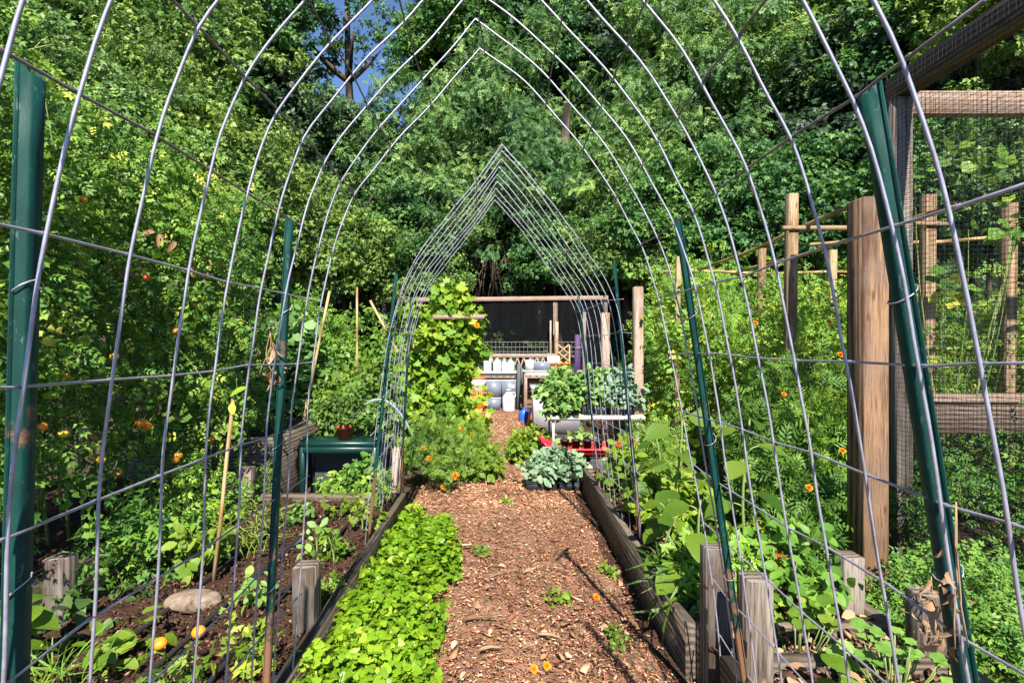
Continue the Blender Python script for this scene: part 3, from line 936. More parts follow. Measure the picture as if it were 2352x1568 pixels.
# big ribbed stalk plant at lower left
t = plant('chard_plant', 'leaf on thick pale stalks drooping over the grey stub of the tomato bed', 'chard plant', (-1.72, 1.80, .02))
s = MB()
for dx, dy, h in ((0, 0, .40), (.05, .03, .43), (-.05, .04, .36), (.09, -.03, .30)):
    tube(s, [(dx * f, dy * f, h * f) for f in np.linspace(0, 1, 5)], [.012, .011, .010, .009, .007], 6, .85)
obj('stalks', s, M['stem'], t)
g = np.random.default_rng(8); m = MB()
scatter(m, T_oval(.42, .5, .10), [(0, 0, .38), (.05, .03, .42), (-.05, .04, .36), (.08, -.03, .30), (0, .05, .40)], [(.9, .1, .25), (.5, -.5, .2), (-.8, .1, .2), (.6, .7, 0), (.1, .9, .3)], [(-.2, 0, 1), (0, .5, 1), (.2, 0, 1), (0, 0, 1), (0, -.2, 1)], [.17, .13, .14, .12, .13], [.25, .4, .2, .3, .25])
obj('leaves', m, M['lime'], t, smooth=True)

# fallen fruit on the soil
for lab, p, r, c in (('orange tomato lying on the soil beside the sandstone rock', (-1.19, 2.06, .225), .027, 'orange'),
                     ('orange tomato fallen beside the young squash leaves', (-1.29, 1.98, .225), .026, 'orange'),
                     ('small green-yellow tomato lying on the soil between the drip hoses', (-1.02, 2.10, .21), .017, 'yellow'),
                     ('small red-orange tomato fallen on the mulch beside the grey stub of the soil bed', (-.93, 2.38, .21), .014, 'red')):
    o = obj('fallen_tomato', ball(r), M['fruit_' + c], smooth=True, loc=p)
    tag(o, lab, 'tomato', 'fallen tomatoes on the soil')

# flat rock
def rock(mb, r, seed, sx=1, sy=1, sz=.5):
    g = np.random.default_rng(seed)
    dirs = g.normal(size=(9, 3)); dirs = nrm(dirs); off = g.uniform(.72, 1.0, 9)
    V, Fc = [], []
    n, k = 14, 20
    for i in range(n + 1):
        th = math.pi * i / n
        for j in range(k):
            a = 2 * math.pi * j / k
            d = np.array([math.sin(th) * math.cos(a), math.sin(th) * math.sin(a), math.cos(th)])
            q = min([1.0] + [o / max(1e-3, d @ e) for e, o in zip(dirs, off) if d @ e > .3])
            q *= 1 + .05 * math.sin(7 * a + 5 * th) * math.sin(9 * th)
            V.append(d * q * r * np.array([sx, sy, sz]))
    for i in range(n):
        for j in range(k):
            j2 = (j + 1) % k
            Fc.append((i * k + j, (i + 1) * k + j, (i + 1) * k + j2, i * k + j2))
    mb.add(V, Fc)
    return mb
tag(obj('sandstone_rock', rock(MB(), .10, 4, 1.25, .8, .42), M['stone'], smooth=True, loc=(-1.37, 2.33, .215)), 'flat tan sandstone rock lying on the soil bed between drip hoses', 'rock')

# seedlings on the open bed
sd = [
    (-.90, 1.80, .24, 'lime', 'tall lime seedling nearest the rust-streaked green post'),
    (-1.08, 1.75, .15, 'lime', 'low lime seedling on bare soil before the rust-streaked green post'),
    (-1.08, 2.32, .16, 'seedling', 'small dark brassica seedling beside the sandstone rock'),
    (-.88, 2.78, .18, 'lime', 'bright seedling behind the grey stub of the soil bed'),
    (-1.02, 2.9, .19, 'seedling', 'green seedling between two drip hoses at mid bed'),
    (-.86, 3.25, .24, 'lime', 'lime seedling beside the slim post leaning out of the soil bed'),
    (-1.10, 3.55, .28, 'lime', 'upright yellow-green seedling just before the green bench'),
    (-1.30, 3.4, .15, 'seedling', 'low dark seedling at the far end of the soil bed'),
    (-.85, 3.75, .26, 'lime', 'leafy seedling in the far corner of the soil bed'),
    (-.80, 2.45, .11, 'lime', 'tiny lime seedling tucked against the path board'),
]
for i, (x, y, h, mt, lab) in enumerate(sd):
    leafy('seedling', lab, 'seedling', (x, y, .185), 9, 6, .036 + .05 * h, TRI if mt == 'lime' else OV, mt, (.05 + .18 * h, .05 + .18 * h), h, 60 + i, nstem=6, group='seedlings in the soil bed', rad=.035, srad=.0025)

# bamboo stake with yellow leaf
t = thing('bamboo_stake', 'single tan bamboo stake standing in the soil bed before the tomato vines', 'stake', (-1.42, 2.58, .17))
obj('cane', tube(MB(), [(0, 0, 0), (.03, .01, .3), (.055, .02, .6), (.085, .03, .93)], [.0105, .010, .0095, .009], 8, .5), M['bamboo'], t, smooth=True)
m = MB(); scatter(m, OV, [(.085, .02, .90), (.07, .02, .93)], [(.1, -.3, -.9), (.7, 0, .5)], [(0, -1, .2), (0, -.5, 1)], [.06, .10], [.98, .6])
obj('leaf', m, M['tomato'], t)

# ------------------------------------------------------------------ lime-green herb strip beside the path
g = np.random.default_rng(31)
m = MB(); n = 9500
x = g.uniform(-.71, -.25, n); y = 1.6 + 2.35 * g.random(n)
edge = -.28 + .05 * np.sin(y * 4.2) + .04 * np.sin(y * 11) + .07 * g.normal(size=n) * (g.random(n) > .6)
k = (x < edge) & (y < 3.9 - 2.2 * np.clip(x + .50, 0, 1) ** 1.0)
x, y = x[k], y[k]
patch = np.sin(x * 13 + 2.1 * np.sin(y * 6)) * np.sin(y * 8.3 + 1.7 * np.sin(x * 11))
h = .055 + .045 * patch + .13 * np.clip((edge[k] - x) / .13, 0, 1) ** .6 * np.clip((3.95 - y) / .3, .25, 1) + .022 * np.sin(x * 21 + y * 9) + .02 * np.sin(y * 17)
z = np.maximum(.02, h * (1 - .7 * g.random(len(x)) ** 1.8) + .035 * (g.random(len(x)) > .96))
p = np.stack([x, y, z], 1)
dd = g.normal(size=(len(x), 3)) * (1, 1, .25)
nn = np.tile((0, -.15, 1.0), (len(x), 1)) + g.normal(size=(len(x), 3)) * .55
scatter(m, T_compound(1, T_lobed(3, .22, .06), .56, .12), p, dd, nn, (.020 + .026 * g.random(len(x))), .46 + .16 * patch + .19 * g.normal(size=len(x)))
q = p[::5]
sv = np.stack([q * (1, 1, 0), q], 1)
for a, b in sv:
    tube(m, [a, (a + b) / 2 + (.006, .004, 0), b], .0016, 3, .35, cap=False)
kind(obj('herb_ground_cover', m, M['parsley']), 'stuff')
bpy.data.objects['herb_ground_cover']['label'] = 'lime-green herb strip spilling onto the chip path along the board'

# small weeds and bits on the path
for i, (x, y, lab) in enumerate(((-.12, 3.35, 'pale weed in the chips just past the herb strip edge'), (.62, 3.05, 'straggling weed against the board near the slim leaning post'), (.05, 4.4, 'tiny weed in mid path before the kale trays'), (.31, 2.72, 'small yellow-green weed growing in the wood chips near the board bed'), (.52, 2.35, 'little weed at the foot of the board bed in the chips'))):
    leafy('path_weed', lab, 'weed', (x, y, .02), 9, 5, .03, OV, 'lime', (.05, .07), .045, 90 + i, nstem=3, rad=.02, srad=.0015)
for lab, p, r, c in (('orange flower head lying on the chips, left of the pair near the camera', (.135, 2.13, .035), .02, 'petal_orange'),
                     ('amber flower head lying on the chips, right of the pair near the camera', (.19, 2.15, .035), .02, 'petal_orange'),
                     ('orange flower head dropped on the chips by the shadowed board', (.50, 2.74, .035), .022, 'petal_orange')):
    t = thing('fallen_flower', lab, 'flower', p)
    flower(t, (0, 0, 0), (.2, -.6, .8), r, c)
g = np.random.default_rng(77)
for i in range(5):
    x, y = ((-.10, 2.5), (.02, 3.0), (.22, 2.35), (.40, 3.3), (-.05, 2.25))[i]
    lab = ('pale split stick lying across the chips', 'long thin twig lying on the chips in mid path', 'curved pale wood sliver on the chips', 'dark twig beside the board bed on the chips', 'short pale splinter near the herb strip')[i]
    L = (.17, .2, .12, .2, .11)[i]; a = (.1, .45, -.3, 1.0, .2)[i]
    tag(obj('stick', tube(MB(), [(x + L * (f - .5) * math.cos(a), y + L * (f - .5) * math.sin(a), .045 + .012 * math.sin(f * 3.1)) for f in np.linspace(0, 1, 6)], [.003, .007, .008, .006, .005, .002], 6, .9 if i != 3 else .2), M['pine'] if i != 3 else M['bark']), lab, 'stick', 'sticks on the chip path')

# ------------------------------------------------------------------ marigolds and vine left of the path
def marigold(label, loc, spread, h, seed, flowers, group='marigold clumps', nc=90, per=12, size=.075, mat='marigold', base=.68):
    t = leafy('marigold', label, 'marigold', loc, nc, per, size, FE, mat, spread, h, seed, up=.6, hang=-.1, nstem=22, base=base, group=group, rad=.085, parts='foliage')
    for p, r in flowers:
        flower(t, Vector(p) - Vector(loc), (.1, -.6, .7), r)
    return t
marigold('bushy orange-bloomed marigold clump against the slim green post', (-.60, 4.95, 0), (.32, .30), .78, 41,
         [(at(987, 1053, 4.72), .040), (at(1045, 1092, 4.72), .045), (at(1000, 1062, 4.8), .03), (at(1018, 1118, 4.7), .028), (at(972, 1030, 4.75), .03)])
marigold('yellow-green marigold clump leaning onto the path past the orange-flowered one', (-.30, 5.35, 0), (.26, .34), .60, 42,
         [(at(1062, 1040, 5.1), .034), (at(1085, 1000, 5.3), .03), (at(1060, 985, 5.3), .028)], base=.62)
leafy('lettuce_clump', 'pale flopping leaves at the foot of the path-side marigold clump', 'leafy plant', (-.20, 5.25, 0), 50, 9, .075, OV, 'lime', (.16, .28), .36, 43, base=.62)

def climbing(name, label, cat, loc, zones, tm, mat, size, seed, per=9, base=.5, sup=None, rad=.13, nst=16, H=2.0):
    g = np.random.default_rng(seed)
    t = plant(name, label, cat, loc)
    m = MB(); cs = []
    for (cx, cy_, cz, rx, ry, rz, n) in zones:
        o = nrm(g.normal(size=(n, 3))) * (g.random((n, 1)) ** .4)
        cs.append(o * (rx, ry, rz) + (cx, cy_, cz))
    c = np.concatenate(cs)
    clumps(g, m, tm, c, rad, per, size, up=.45, out=.6, jit=.4, hang=.5, base=base, cvar=.14, tvar=.13)
    m2 = MB()
    # leaves face the sun side
    obj('foliage', m, M[mat], t)
    for i in range(nst):
        p = c[g.integers(len(c))]
        tube(m2, [(p[0] * f + .02 * math.sin(f * 8 + i), p[1] * f, p[2] * f) for f in np.linspace(0, 1, 8)], [.006, .006, .005, .005, .004, .004, .003, .002], 5, g.uniform(.3, .8))
    obj('stems', m2, M['stem'], t)
    return t
climbing('hop_vine', 'large climbing vine with lobed bright leaves trained up beside the path, blocking the timber rail', 'vine', (-.62, 6.0, 0),
         [(-.04, 0, .60, .44, .40, .58, 80), (-.06, .05, 1.30, .40, .3, .50, 80), (.08, .0, 1.80, .26, .2, .25, 18), (.18, 0, 1.35, .24, .2, .30, 22), (-.2, .1, .9, .3, .3, .5, 30), (-.35, -.1, 1.62, .22, .2, .2, 14), (.3, 0, 1.6, .16, .15, .12, 5)], T_lobed(5, .36, .09), 'vine', .095, 51, per=17, base=.56)
flower(bpy.data.objects['hop_vine'], at(1095, 747, 5.75) - Vector((-.62, 6.0, 0)), (0, -1, .3), .035)

# ------------------------------------------------------------------ bench, pot and plants further left
t = thing('garden_bench', 'dark green plastic bench standing across the end of the soil bed', 'bench', (-1.42, 4.75, 0))
obj('seat', beam(MB(), (-.33, -.05, .495), (.33, -.05, .495), .30, .05, ch=.012), M['bench'], t)
obj('front_rail', beam(MB(), (-.31, -.19, .445), (.31, -.19, .445), .03, .055, ch=.008), M['bench'], t)
for x in (-.315, .315):
    for y in (-.17, .09):
        obj('leg', beam(MB(), (x, y, 0), (x, y, .47), .045, .045, ch=.008), M['bench'], t)
    obj('arm', beam(MB(), (x * 1.04, -.18, .535), (x * 1.04, .11, .535), .035, .03, ch=.01), M['bench'], t)
t = thing('storage_box', 'dark slate box sitting under the green bench', 'box', (-1.40, 4.92, 0))
m = MB(); beam(m, (-.30, 0, .21), (.30, 0, .21), .30, .42, ch=.01)
obj('body', m, M['slate'], t)
obj('lid', beam(MB(), (-.31, 0, .425), (.31, 0, .425), .32, .02, ch=.005), M['slate'], t)
t = thing('flower_pot', 'terracotta pot standing on the green bench', 'pot', (-1.39, 4.66, .521))
lathe_p = [(.001, .0), (.055, 0), (.07, .10), (.08, .10), (.082, .135), (.072, .135), (.066, .11), (.001, .11)]
obj('body', lathe(MB(), lathe_p, seg=24), M['terracotta'], t, smooth=False)
leafy('potted_plant', 'grey-green bushy plant growing out of the terracotta pot on the bench', 'potted plant', (-1.39, 4.66, .63), 70, 11, .04, OV, 'shrub', (.24, .16), .33, 52, base=.25, nstem=14)
leafy('flowering_bush', 'grey-leaved flowering bush behind the bench and the terracotta pot', 'bush', (-1.38, 5.35, 0), 110, 12, .065, OV, 'shrub', (.48, .3), 1.15, 53, base=.25, rad=.12)
# low tunnel hoop
tag(obj('pipe_hoop', tube(MB(), [(-1.55 + .80 * f, 4.95 + .15 * f, .02 + .82 * math.sin(math.pi * (.06 + .94 * f)) ** .6 * 1.0) for f in np.linspace(0, 1, 22)], .011, 8), M['pvc'], smooth=True), 'bent grey-blue pipe hoop arching over the terracotta pot', 'hoop')
leafy('herb_row', 'shaded low plants growing in front of the slate box', 'herbs', (-1.18, 4.32, .0), 70, 10, .055, OV, 'tomato', (.32, .12), .42, 54, base=.5)
# wooden stub near post 4
tag(obj('stub_post', beam(MB(), (-.845, 4.3, 0), (-.845, 4.3, .52), .085, .085, up=(0, 1, 0), ch=.008), M['pink_wood']), 'pale wooden stub standing between the two slim posts by the bench', 'post')

# big yellow-green plants, left mid distance
bushes = [
    ('nasturtium', 'yellow-green bush glowing in the sun behind the green bench', (-1.75, 6.1, 0), (.55, .4), 1.15, 'lime', OV, .065, 130, .40, 71),
    ('pepper_bush', 'bushy light green plant standing behind the leaning bamboo canes', (-1.85, 7.3, 0), (.85, .5), 1.9, 'marigold', OV, .075, 240, .50, 72),
    ('squash_bush', 'broad-leaved pale plant growing just past the tall tomato row', (-2.70, 6.5, 0), (.50, .5), 2.0, 'seedling', T_lobed(5, .2), .13, 120, .45, 73),
    ('tomato_bush', 'sunlit tomato bush by the end of the timber rail of the back fence', (-1.35, 8.2, 0), (.75, .5), 1.65, 'tomato_r', CP3, .13, 160, .58, 74),
    ('tomato_bush', 'olive tomato bush filling the gap behind the bamboo canes and the pale plant', (-3.1, 8.4, 0), (1.0, .6), 2.3, 'tomato_r', CP3, .13, 220, .45, 75),
]
for nm, lab, loc, sp, h, mt, tm, sz, nc, base, sdv in bushes:
    leafy(nm, lab, 'bush', loc, nc, 11, sz, tm, mt, sp, h, sdv, base=base, rad=.15, nstem=18, srad=.007, group='bushes beyond the bench')
for lab, a, b in (('bamboo cane leaning left over the pale broad-leaved plant', at(757, 668, 5.6), at(716, 872, 5.6)),
                  ('upright bamboo cane among the light green bushes', at(820, 660, 6.6), at(820, 800, 6.6)),
                  ('bamboo cane leaning right toward the slim green post', at(850, 690, 6.0), at(893, 770, 6.0))):
    d = (b - a).normalized(); b = a + d * ((a.z - .0) / max(.3, -d.z))
    tag(obj('bamboo_cane', tube(MB(), [a.lerp(b, f) for f in np.linspace(0, 1, 6)], .014, 7), M['bamboo'], smooth=True), lab, 'cane', 'bamboo canes in the bushes')

# dried leaves tied to posts
def dry_vine(label, loc, n, sp, seed):
    g = np.random.default_rng(seed)
    t = plant('dried_vine', label, 'dried vine', loc)
    m = MB()
    p = np.stack([g.normal(size=n) * sp[0], g.normal(size=n) * sp[1], -sp[2] * g.random(n)], 1)
    scatter(m, T_oval(.22, .8, .2), p, g.normal(size=(n, 3)) * (.4, .4, .2) + (0, 0, -1), g.normal(size=(n, 3)), .014 + .022 * g.random(n), .35 + .3 * g.random(n))
    obj('leaves', m, M['dry'], t)
    s = MB()
    for k in range(3):
        tube(s, [(sp[0] * math.sin(k * 2 + f * 3) * f, sp[1] * math.cos(k + f * 2) * f - .02, -sp[2] * f + .03) for f in np.linspace(0, 1, 7)], .0013, 4, .6)
    obj('stem', s, M['dry'], t)
    return t
dry_vine('withered brown leaves hanging from the green post with chipped paint', (-.675, 1.55, 1.36), 22, (.022, .02, .12), 1)
dry_vine('curled brown dead vine hanging down the rusty-edged green channel post', (.645, .76, 1.10), 16, (.014, .014, .20), 2)
dry_vine('cluster of withered brown leaves drooping over the grey stub by the wire mesh', (1.50, 1.84, .52), 34, (.045, .03, .24), 3)

# ------------------------------------------------------------------ right side: posts, trellis frame, cage
t = thing('timber_post', 'tall cedar post with knots and streaks of leaf shadow beside the mesh enclosure', 'post', (1.79, 2.55, 0))
obj('post', beam(MB(), (0, 0, 0), (0, 0, 2.065), .125, .125, up=(0, 1, 0), ch=.006, tint=.6), M['cedar'], t)
obj('wire_tie', tube(MB(), [(.066 + .01 * math.sin(a), -.066 * math.cos(a * .8), 1.86 + .015 * math.sin(a * 3)) for a in np.linspace(-1, 2.5, 12)] + [(.10, -.09, 1.80), (.12, -.10, 1.70)], .003, 5), M['mesh'], t)
for lab, x, y, h, w, mt in (
        ('square weathered post standing behind the white plant table', 1.575, 6.0, 2.03, .105, 'pink_wood'),
        ('grey-brown post near the purple board, left half of a close pair', 1.28, 8.0, 1.88, .05, 'weathered'),
        ('pinkish post near the purple board, thicker half of a close pair', 1.60, 8.0, 1.86, .12, 'pink_wood')):
    tag(obj('timber_post', beam(MB(), (x, y, 0), (x, y, h), w, w, up=(0, 1, 0), ch=.006, tint=.7), M[mt]), lab, 'post', 'posts by the plant table')

t = thing('trellis_frame', 'big trellis of new pine posts and round rails over the sunny tomato patch', 'trellis', (2.9, 5.2, 0))
def TL(x, y, z): return (x - 2.9, y - 5.2, z)
for x, y, z, w in ((2.31, 4.2, 2.57, .075), (2.97, 6.0, 2.47, .07), (3.46, 5.5, 2.36, .07), (2.01, 6.0, 2.38, .05), (3.57, 4.4, 2.62, .085), (4.25, 4.4, 2.55, .085)):
    obj('post', beam(MB(), TL(x, y, 0), TL(x + .03, y, z), w, w, up=(0, 1, 0), ch=.004, tint=.8), M['pine'], t)
for a, b, w in (((2.24, 4.16, 2.29), (2.86, 4.16, 2.29), .035), ((3.45, 4.35, 2.37), (3.75, 4.35, 2.37), .035)):
    obj('cross_bar', beam(MB(), TL(*a), TL(*b), .04, w, tint=.8), M['pine'], t)
for a, b in (((2.42, 3.3, 2.31), (2.50, 6.8, 2.29)), ((3.12, 3.4, 2.30), (3.05, 6.9, 2.29)), ((2.1, 6.78, 2.315), (4.7, 6.78, 2.30)), ((2.9, 4.9, 2.30), (4.9, 4.75, 2.34)), ((3.6, 3.6, 2.05), (5.4, 3.9, 2.28))):
    obj('rail', tube(MB(), [TL(*(np.array(a) * (1 - f) + np.array(b) * f + (0, 0, .015 * math.sin(f * 9)))) for f in np.linspace(0, 1, 8)], .018, 8, .6), M['bamboo'], t, smooth=True)

# mesh enclosure
CX, CY = 2.44, 3.2
t = thing('fruit_cage', 'timber enclosure covered in fine black wire mesh behind the cedar post', 'cage', (CX, CY, 0))
obj('post', beam(MB(), (0, 0, 0), (0, 0, 2.86), .10, .10, up=(0, 1, 0), tint=.45), M['weathered'], t)
obj('post', beam(MB(), (2.6, .0, 0), (2.6, .0, 2.86), .10, .10, up=(0, 1, 0), tint=.45), M['weathered'], t)
obj('post', beam(MB(), (0, -2.0, 0), (0, -2.0, 2.86), .10, .10, up=(0, 1, 0), tint=.45), M['weathered'], t)
obj('side_beam', beam(MB(), (0, .05, 2.93), (0, -2.4, 2.93), .10, .14, tint=.4), M['cage_wood'], t)
obj('front_beam', beam(MB(), (.055, .0, 2.83), (2.9, .0, 2.83), .06, .14, tint=.9), M['pink_wood'], t)
obj('sill_plank', beam(MB(), (.06, .16, 1.02), (2.9, .16, 1.02), .30, .035, tint=.8), M['pink_wood'], t)
obj('sill_beam', beam(MB(), (.06, .06, .905), (2.9, .06, .905), .07, .19, tint=.4), M['cage_wood'], t)  # dark timber under pale plank paints the lit top and shaded front
m = MB()
def strip(mb, a, b, r):
    tube(mb, [a, b], r, 4, cap=False)
for y in np.arange(-2.35, -.05, .0285): strip(m, (-.058, y, .04), (-.058, y + .004 * math.sin(y * 90), 2.98), .0011)
for z in np.arange(.05, 2.98, .0285): strip(m, (-.0595, -2.35, z), (-.0595, -.05, z + .003 * math.sin(z * 70)), .0011)
obj('side_mesh', m, M['mesh'], t)
m = MB()
for x in np.arange(.0, 2.85, .0285): strip(m, (x, -.060, .04), (x + .004 * math.sin(x * 80), -.060, 2.88), .0012)
for z in np.arange(.05, 2.88, .0285): strip(m, (0, -.0615, z), (2.85, -.0615, z + .003 * math.sin(z * 60)), .0012)
obj('front_mesh', m, M['mesh'], t)

# plants of the right side
TR = [tomato_mesh(s, .62, .62, 2.2, 'tomato_r', 400, 15, .03, .078, .55) for s in (7, 8)]
for i, (lab, x, y, s, r) in enumerate((
        ('sunny tomato plant climbing the trellis nearest the cedar post', 2.75, 4.7, .82, 0),
        ('tomato plant standing under the end rail of the pine trellis', 2.35, 6.4, 1.0, 2),
        ('tomato plant at the back of the sunny patch, past the end rail', 2.8, 7.9, 1.1, 1),
        ('tomato plant deep in the pine trellis between two posts', 3.5, 6.3, .98, 4),
        ('tomato plant behind the wire mesh under a pine cross bar', 3.9, 4.9, .80, 3),
        ('tomato plant farthest inside the mesh enclosure', 5.2, 5.0, .86, 5),
        ('tomato plant at the back of the sunny patch below the dark trees', 3.3, 8.3, 1.1, 2.5),
        ('tomato plant at the far corner of the sunny patch, half hidden by mesh', 5.0, 7.2, 1.02, .7))):
    t = plant('tomato_plant', lab, 'tomato plant', (x, y, 0), 'tomato plants in the sunny patch', .4 * math.sin(r * 3))
    t.scale = (s, s, s)
    f, st = TR[i % 2]
    obj('foliage', f, None, t); obj('stems', st, None, t)
    dead_leaves(t, 20 + i, .6, .6, 1.7, 90)
for lab, loc, sp, h, sdv, fl, base in (
        ('marigold bush with scattered orange blooms left of the cedar post', (1.98, 3.35, 0), (.40, .35), 1.05, 81, [(1930, 815), (1935, 1035), (1900, 1195)], .42),
        ('taller marigold bush below the pine trellis post', (2.25, 4.05, 0), (.50, .35), 1.40, 82, [(1735, 742), (1905, 740), (1800, 905)], .5),
        ('dark marigold bush between the board bed and the cedar post', (1.62, 2.95, 0), (.26, .35), .82, 83, [(1858, 1120)], .38)):
    marigold(lab, loc, sp, h, sdv, [(at(u, v, loc[1] - .30), .020) for u, v in fl], 'marigold bushes by the trellis', nc=100, per=11, size=.10, base=base)
leafy('weed_patch', 'rough green undergrowth inside the mesh enclosure below its sill plank', 'undergrowth', (3.5, 3.2, 0), 420, 15, .062, CPO, 'tree_a', (1.15, 1.1), .95, 84, base=.5, rad=.12)
leafy('weed_patch', 'tangled weeds between the cedar post and the mesh at ground level', 'undergrowth', (2.0, 2.2, 0), 190, 13, .055, CPO, 'tree_a', (.35, .5), .45, 85, base=.7, rad=.10)
climbing('bean_vine', 'bean vine with pale torn leaves clinging to the mesh under the timber beam', 'vine', (2.85, 3.36, 0),
         [(0.1, 0, 2.45, .35, .10, .25, 8), (.45, .1, 2.1, .3, .10, .3, 5), (.0, .05, 1.9, .2, .08, .3, 3)], T_lobed(3, .25), 'tomato', .085, 55, per=6, nst=9)

# broad-leaved plants in the board bed
def broad(label, loc, leaves, seed, h, mat='big', size=.2, name='broad_leaf_plant', group='broad-leaved plants in the board bed', base=.55):
    g = np.random.default_rng(seed)
    t = plant(name, label, 'leafy plant', loc, group)
    s = MB(); m = MB()
    pts = [(0.02 * math.sin(f * 5 + seed), .02 * math.cos(f * 4), f * h) for f in np.linspace(0, 1, 8)]
    tube(s, pts, [.010 * (1 - .6 * f) for f in np.linspace(0, 1, 8)], 6, .6)
    for i in range(leaves):
        f = .12 + .88 * (i + .5) / leaves
        a = i * 2.4 + seed
        z = f * h
        L = .82 * size * (1.15 - .45 * f) * g.uniform(.75, 1.2)
        d = np.array([math.cos(a), math.sin(a) * .9 - .25, .25 * (f - .4)])
        b = np.array([0, 0, z])
        e = b + nrm(d) * L * .38 + (0, 0, .04)
        tube(s, [b, (b + e) / 2 + (0, 0, .01), e], [.0045, .004, .003], 5, .7)
        scatter(m, T_oval(.36 + .06 * g.random(), .30, .07), [e], [d + (0, 0, -.25)], [np.array([0, -.35, 1]) + g.normal(size=3) * .25], L, base - .1 + .24 * g.normal())
    obj('leaves', m, M[mat], t); obj('stems', s, M['stem'], t)
    return t
broad('leafy plant with the largest pale oval leaf hanging above the first grey stub', (.92, 2.40, .19), 8, 1, .46, size=.21)
broad('tall broad-leaved plant just past the teal-green leaning post', (1.22, 2.60, .19), 10, 2, .80, size=.22)
broad('broad-leaved plant with upright leaves behind the teal-green leaning post', (1.00, 2.95, .19), 10, 3, .76, size=.22)
broad('dark broad-leaved plant leaning over the board toward the path', (.86, 2.72, .19), 12, 4, .34, size=.16, base=.3)
broad('yellowing broad-leaved plant at the middle of the board bed', (1.05, 3.5, .19), 9, 5, .55, size=.19, base=.75)
broad('broad-leaved plant in the back corner of the board bed near the marigolds', (1.42, 2.95, .19), 9, 6, .5, size=.18)
leafy('leek_clump', 'spiky narrow leaves spilling over the board edge onto the path', 'leafy plant', (.87, 2.40, .18), 20, 9, .15, T_blade(.045, .9), 'big', (.07, .18), .17, 86, base=.35, hang=-.1)
leafy('scented_herb', 'feathery herb with reddish tips near the post by the white table', 'herb', (1.22, 4.3, .18), 60, 9, .085, FE, 'marigold', (.26, .4), .62, 87, base=.62)
leafy('basil_plant', 'light green basil-like plant between the leaning posts in the far half of the bed', 'herb', (.98, 4.05, .18), 36, 9, .07, OV, 'lime', (.15, .3), .42, 88, base=.35)
leafy('pepper_plant', 'leafy pepper plant beside the red flower spike', 'pepper plant', (1.28, 2.32, .19), 44, 9, .055, OV, 'tomato_r', (.22, .2), .40, 89, base=.5)
leafy('chard_seedlings', 'yellow-green leafy plants filling the middle of the board bed between the leaning posts', 'leafy plant', (1.16, 3.35, .18), 70, 10, .08, OV, 'lime', (.30, .5), .34, 120, base=.45, nstem=20)
leafy('bean_seedlings', 'dark leafy growth crowding behind the first grey stub', 'leafy plant', (1.0, 2.35, .18), 60, 10, .06, TRI, 'tomato_r', (.20, .22), .32, 121, base=.45, nstem=16)
t = thing('salvia', 'red flower spike rising among leaves behind the second grey stub', 'flower', (1.19, 2.28, .19))
m = MB(); g = np.random.default_rng(12); n = 34
zz = g.random(n)
scatter(m, RH, np.stack([.02 * g.normal(size=n), .02 * g.normal(size=n), .05 + .22 * zz], 1), g.normal(size=(n, 3)) + (0, 0, .4), g.normal(size=(n, 3)), .02, .5)
obj('petals', m, M['petal_red'], t)
obj('stem', tube(MB(), [(0, 0, 0), (.005, 0, .15), (0, 0, .28)], .004, 5, .5), M['stem'], t)
# near bed
def lily(label, loc, n, r, seed, mat, tm, size, h, name='nasturtium', base=.5):
    g = np.random.default_rng(seed)
    t = plant(name, label, 'leafy plant', loc, None)
    m, s = MB(), MB()
    for i in range(n):
        a, q = g.uniform(0, 6.28), r * math.sqrt(g.random())
        x, y, z = q * math.cos(a), q * math.sin(a), h * g.uniform(.35, 1) * (1 - .5 * (q / r) ** 2)
        L = size * g.uniform(.7, 1.25)
        scatter(m, tm, [(x, y - L * .4, z)], [(g.normal() * .4, 1, .2)], [(g.normal() * .25, -.45, 1)], L, base + .16 * g.normal())
        tube(s, [(x * .3, y * .3, 0), (x * .8, y * .8, z * .6), (x, y, z)], .0028, 4, .7)
    obj('leaves', m, M[mat], t); obj('stems', s, M['stem'], t)
    return t
lily('scalloped blue-green leaves clustered before the stub by the wire mesh', (1.30, 1.72, .19), 44, .17, 1, 'seedling', T_scallop(), .055, .24, 'geranium', .45)
lily('scalloped leaves at the lower edge of the near board bed', (1.10, 1.42, .19), 40, .18, 2, 'seedling', T_scallop(7), .048, .15, 'geranium', .4)
lily('large yellow-green oval leaf standing in the near board bed', (1.03, 1.62, .19), 5, .09, 3, 'lime', OV, .11, .20, 'squash_plant', .75)
lily('nasturtium leaves beside the leaning teal post at the bed gap', (1.12, 1.98, .15), 26, .18, 4, 'lime', T_scallop(6, .05), .055, .30, 'nasturtium', .45)
lily('yellow-green round leaves at the bottom corner beside the rusty-edged post', (1.38, 1.30, .19), 22, .15, 5, 'lime', T_scallop(6, .06), .055, .16, 'nasturtium', .5)
lily('dark leafy plant hugging the base of the cedar post', (1.62, 2.3, .0), 90, .20, 6, 'tomato_r', CPO, .075, .26, 'mint', .45)
t = plant('chard_plant', 'yellowed chard with mottled upright leaves and a red stalk beside the outer wire', 'chard plant', (1.66, 1.38, .0))
m = MB(); scatter(m, T_oval(.24, .15, .05), [(0, 0, .36), (-.05, .02, .32), (.06, .0, .34)], [(.05, .1, 1), (-.2, .1, .9), (.3, 0, .9)], [(0, -1, .15), (-.2, -1, .2), (.2, -1, .1)], [.30, .26, .27], [.88, .80, .95])
obj('mottled_leaves', m, M['tomato'], t)
s = MB(); [tube(s, [(0, 0, 0), (x * .6, 0, .2), (x, .01, .38)], .012, 6) for x in (0, -.05, .06)]
obj('red_stalks', s, M['petal_red'], t)

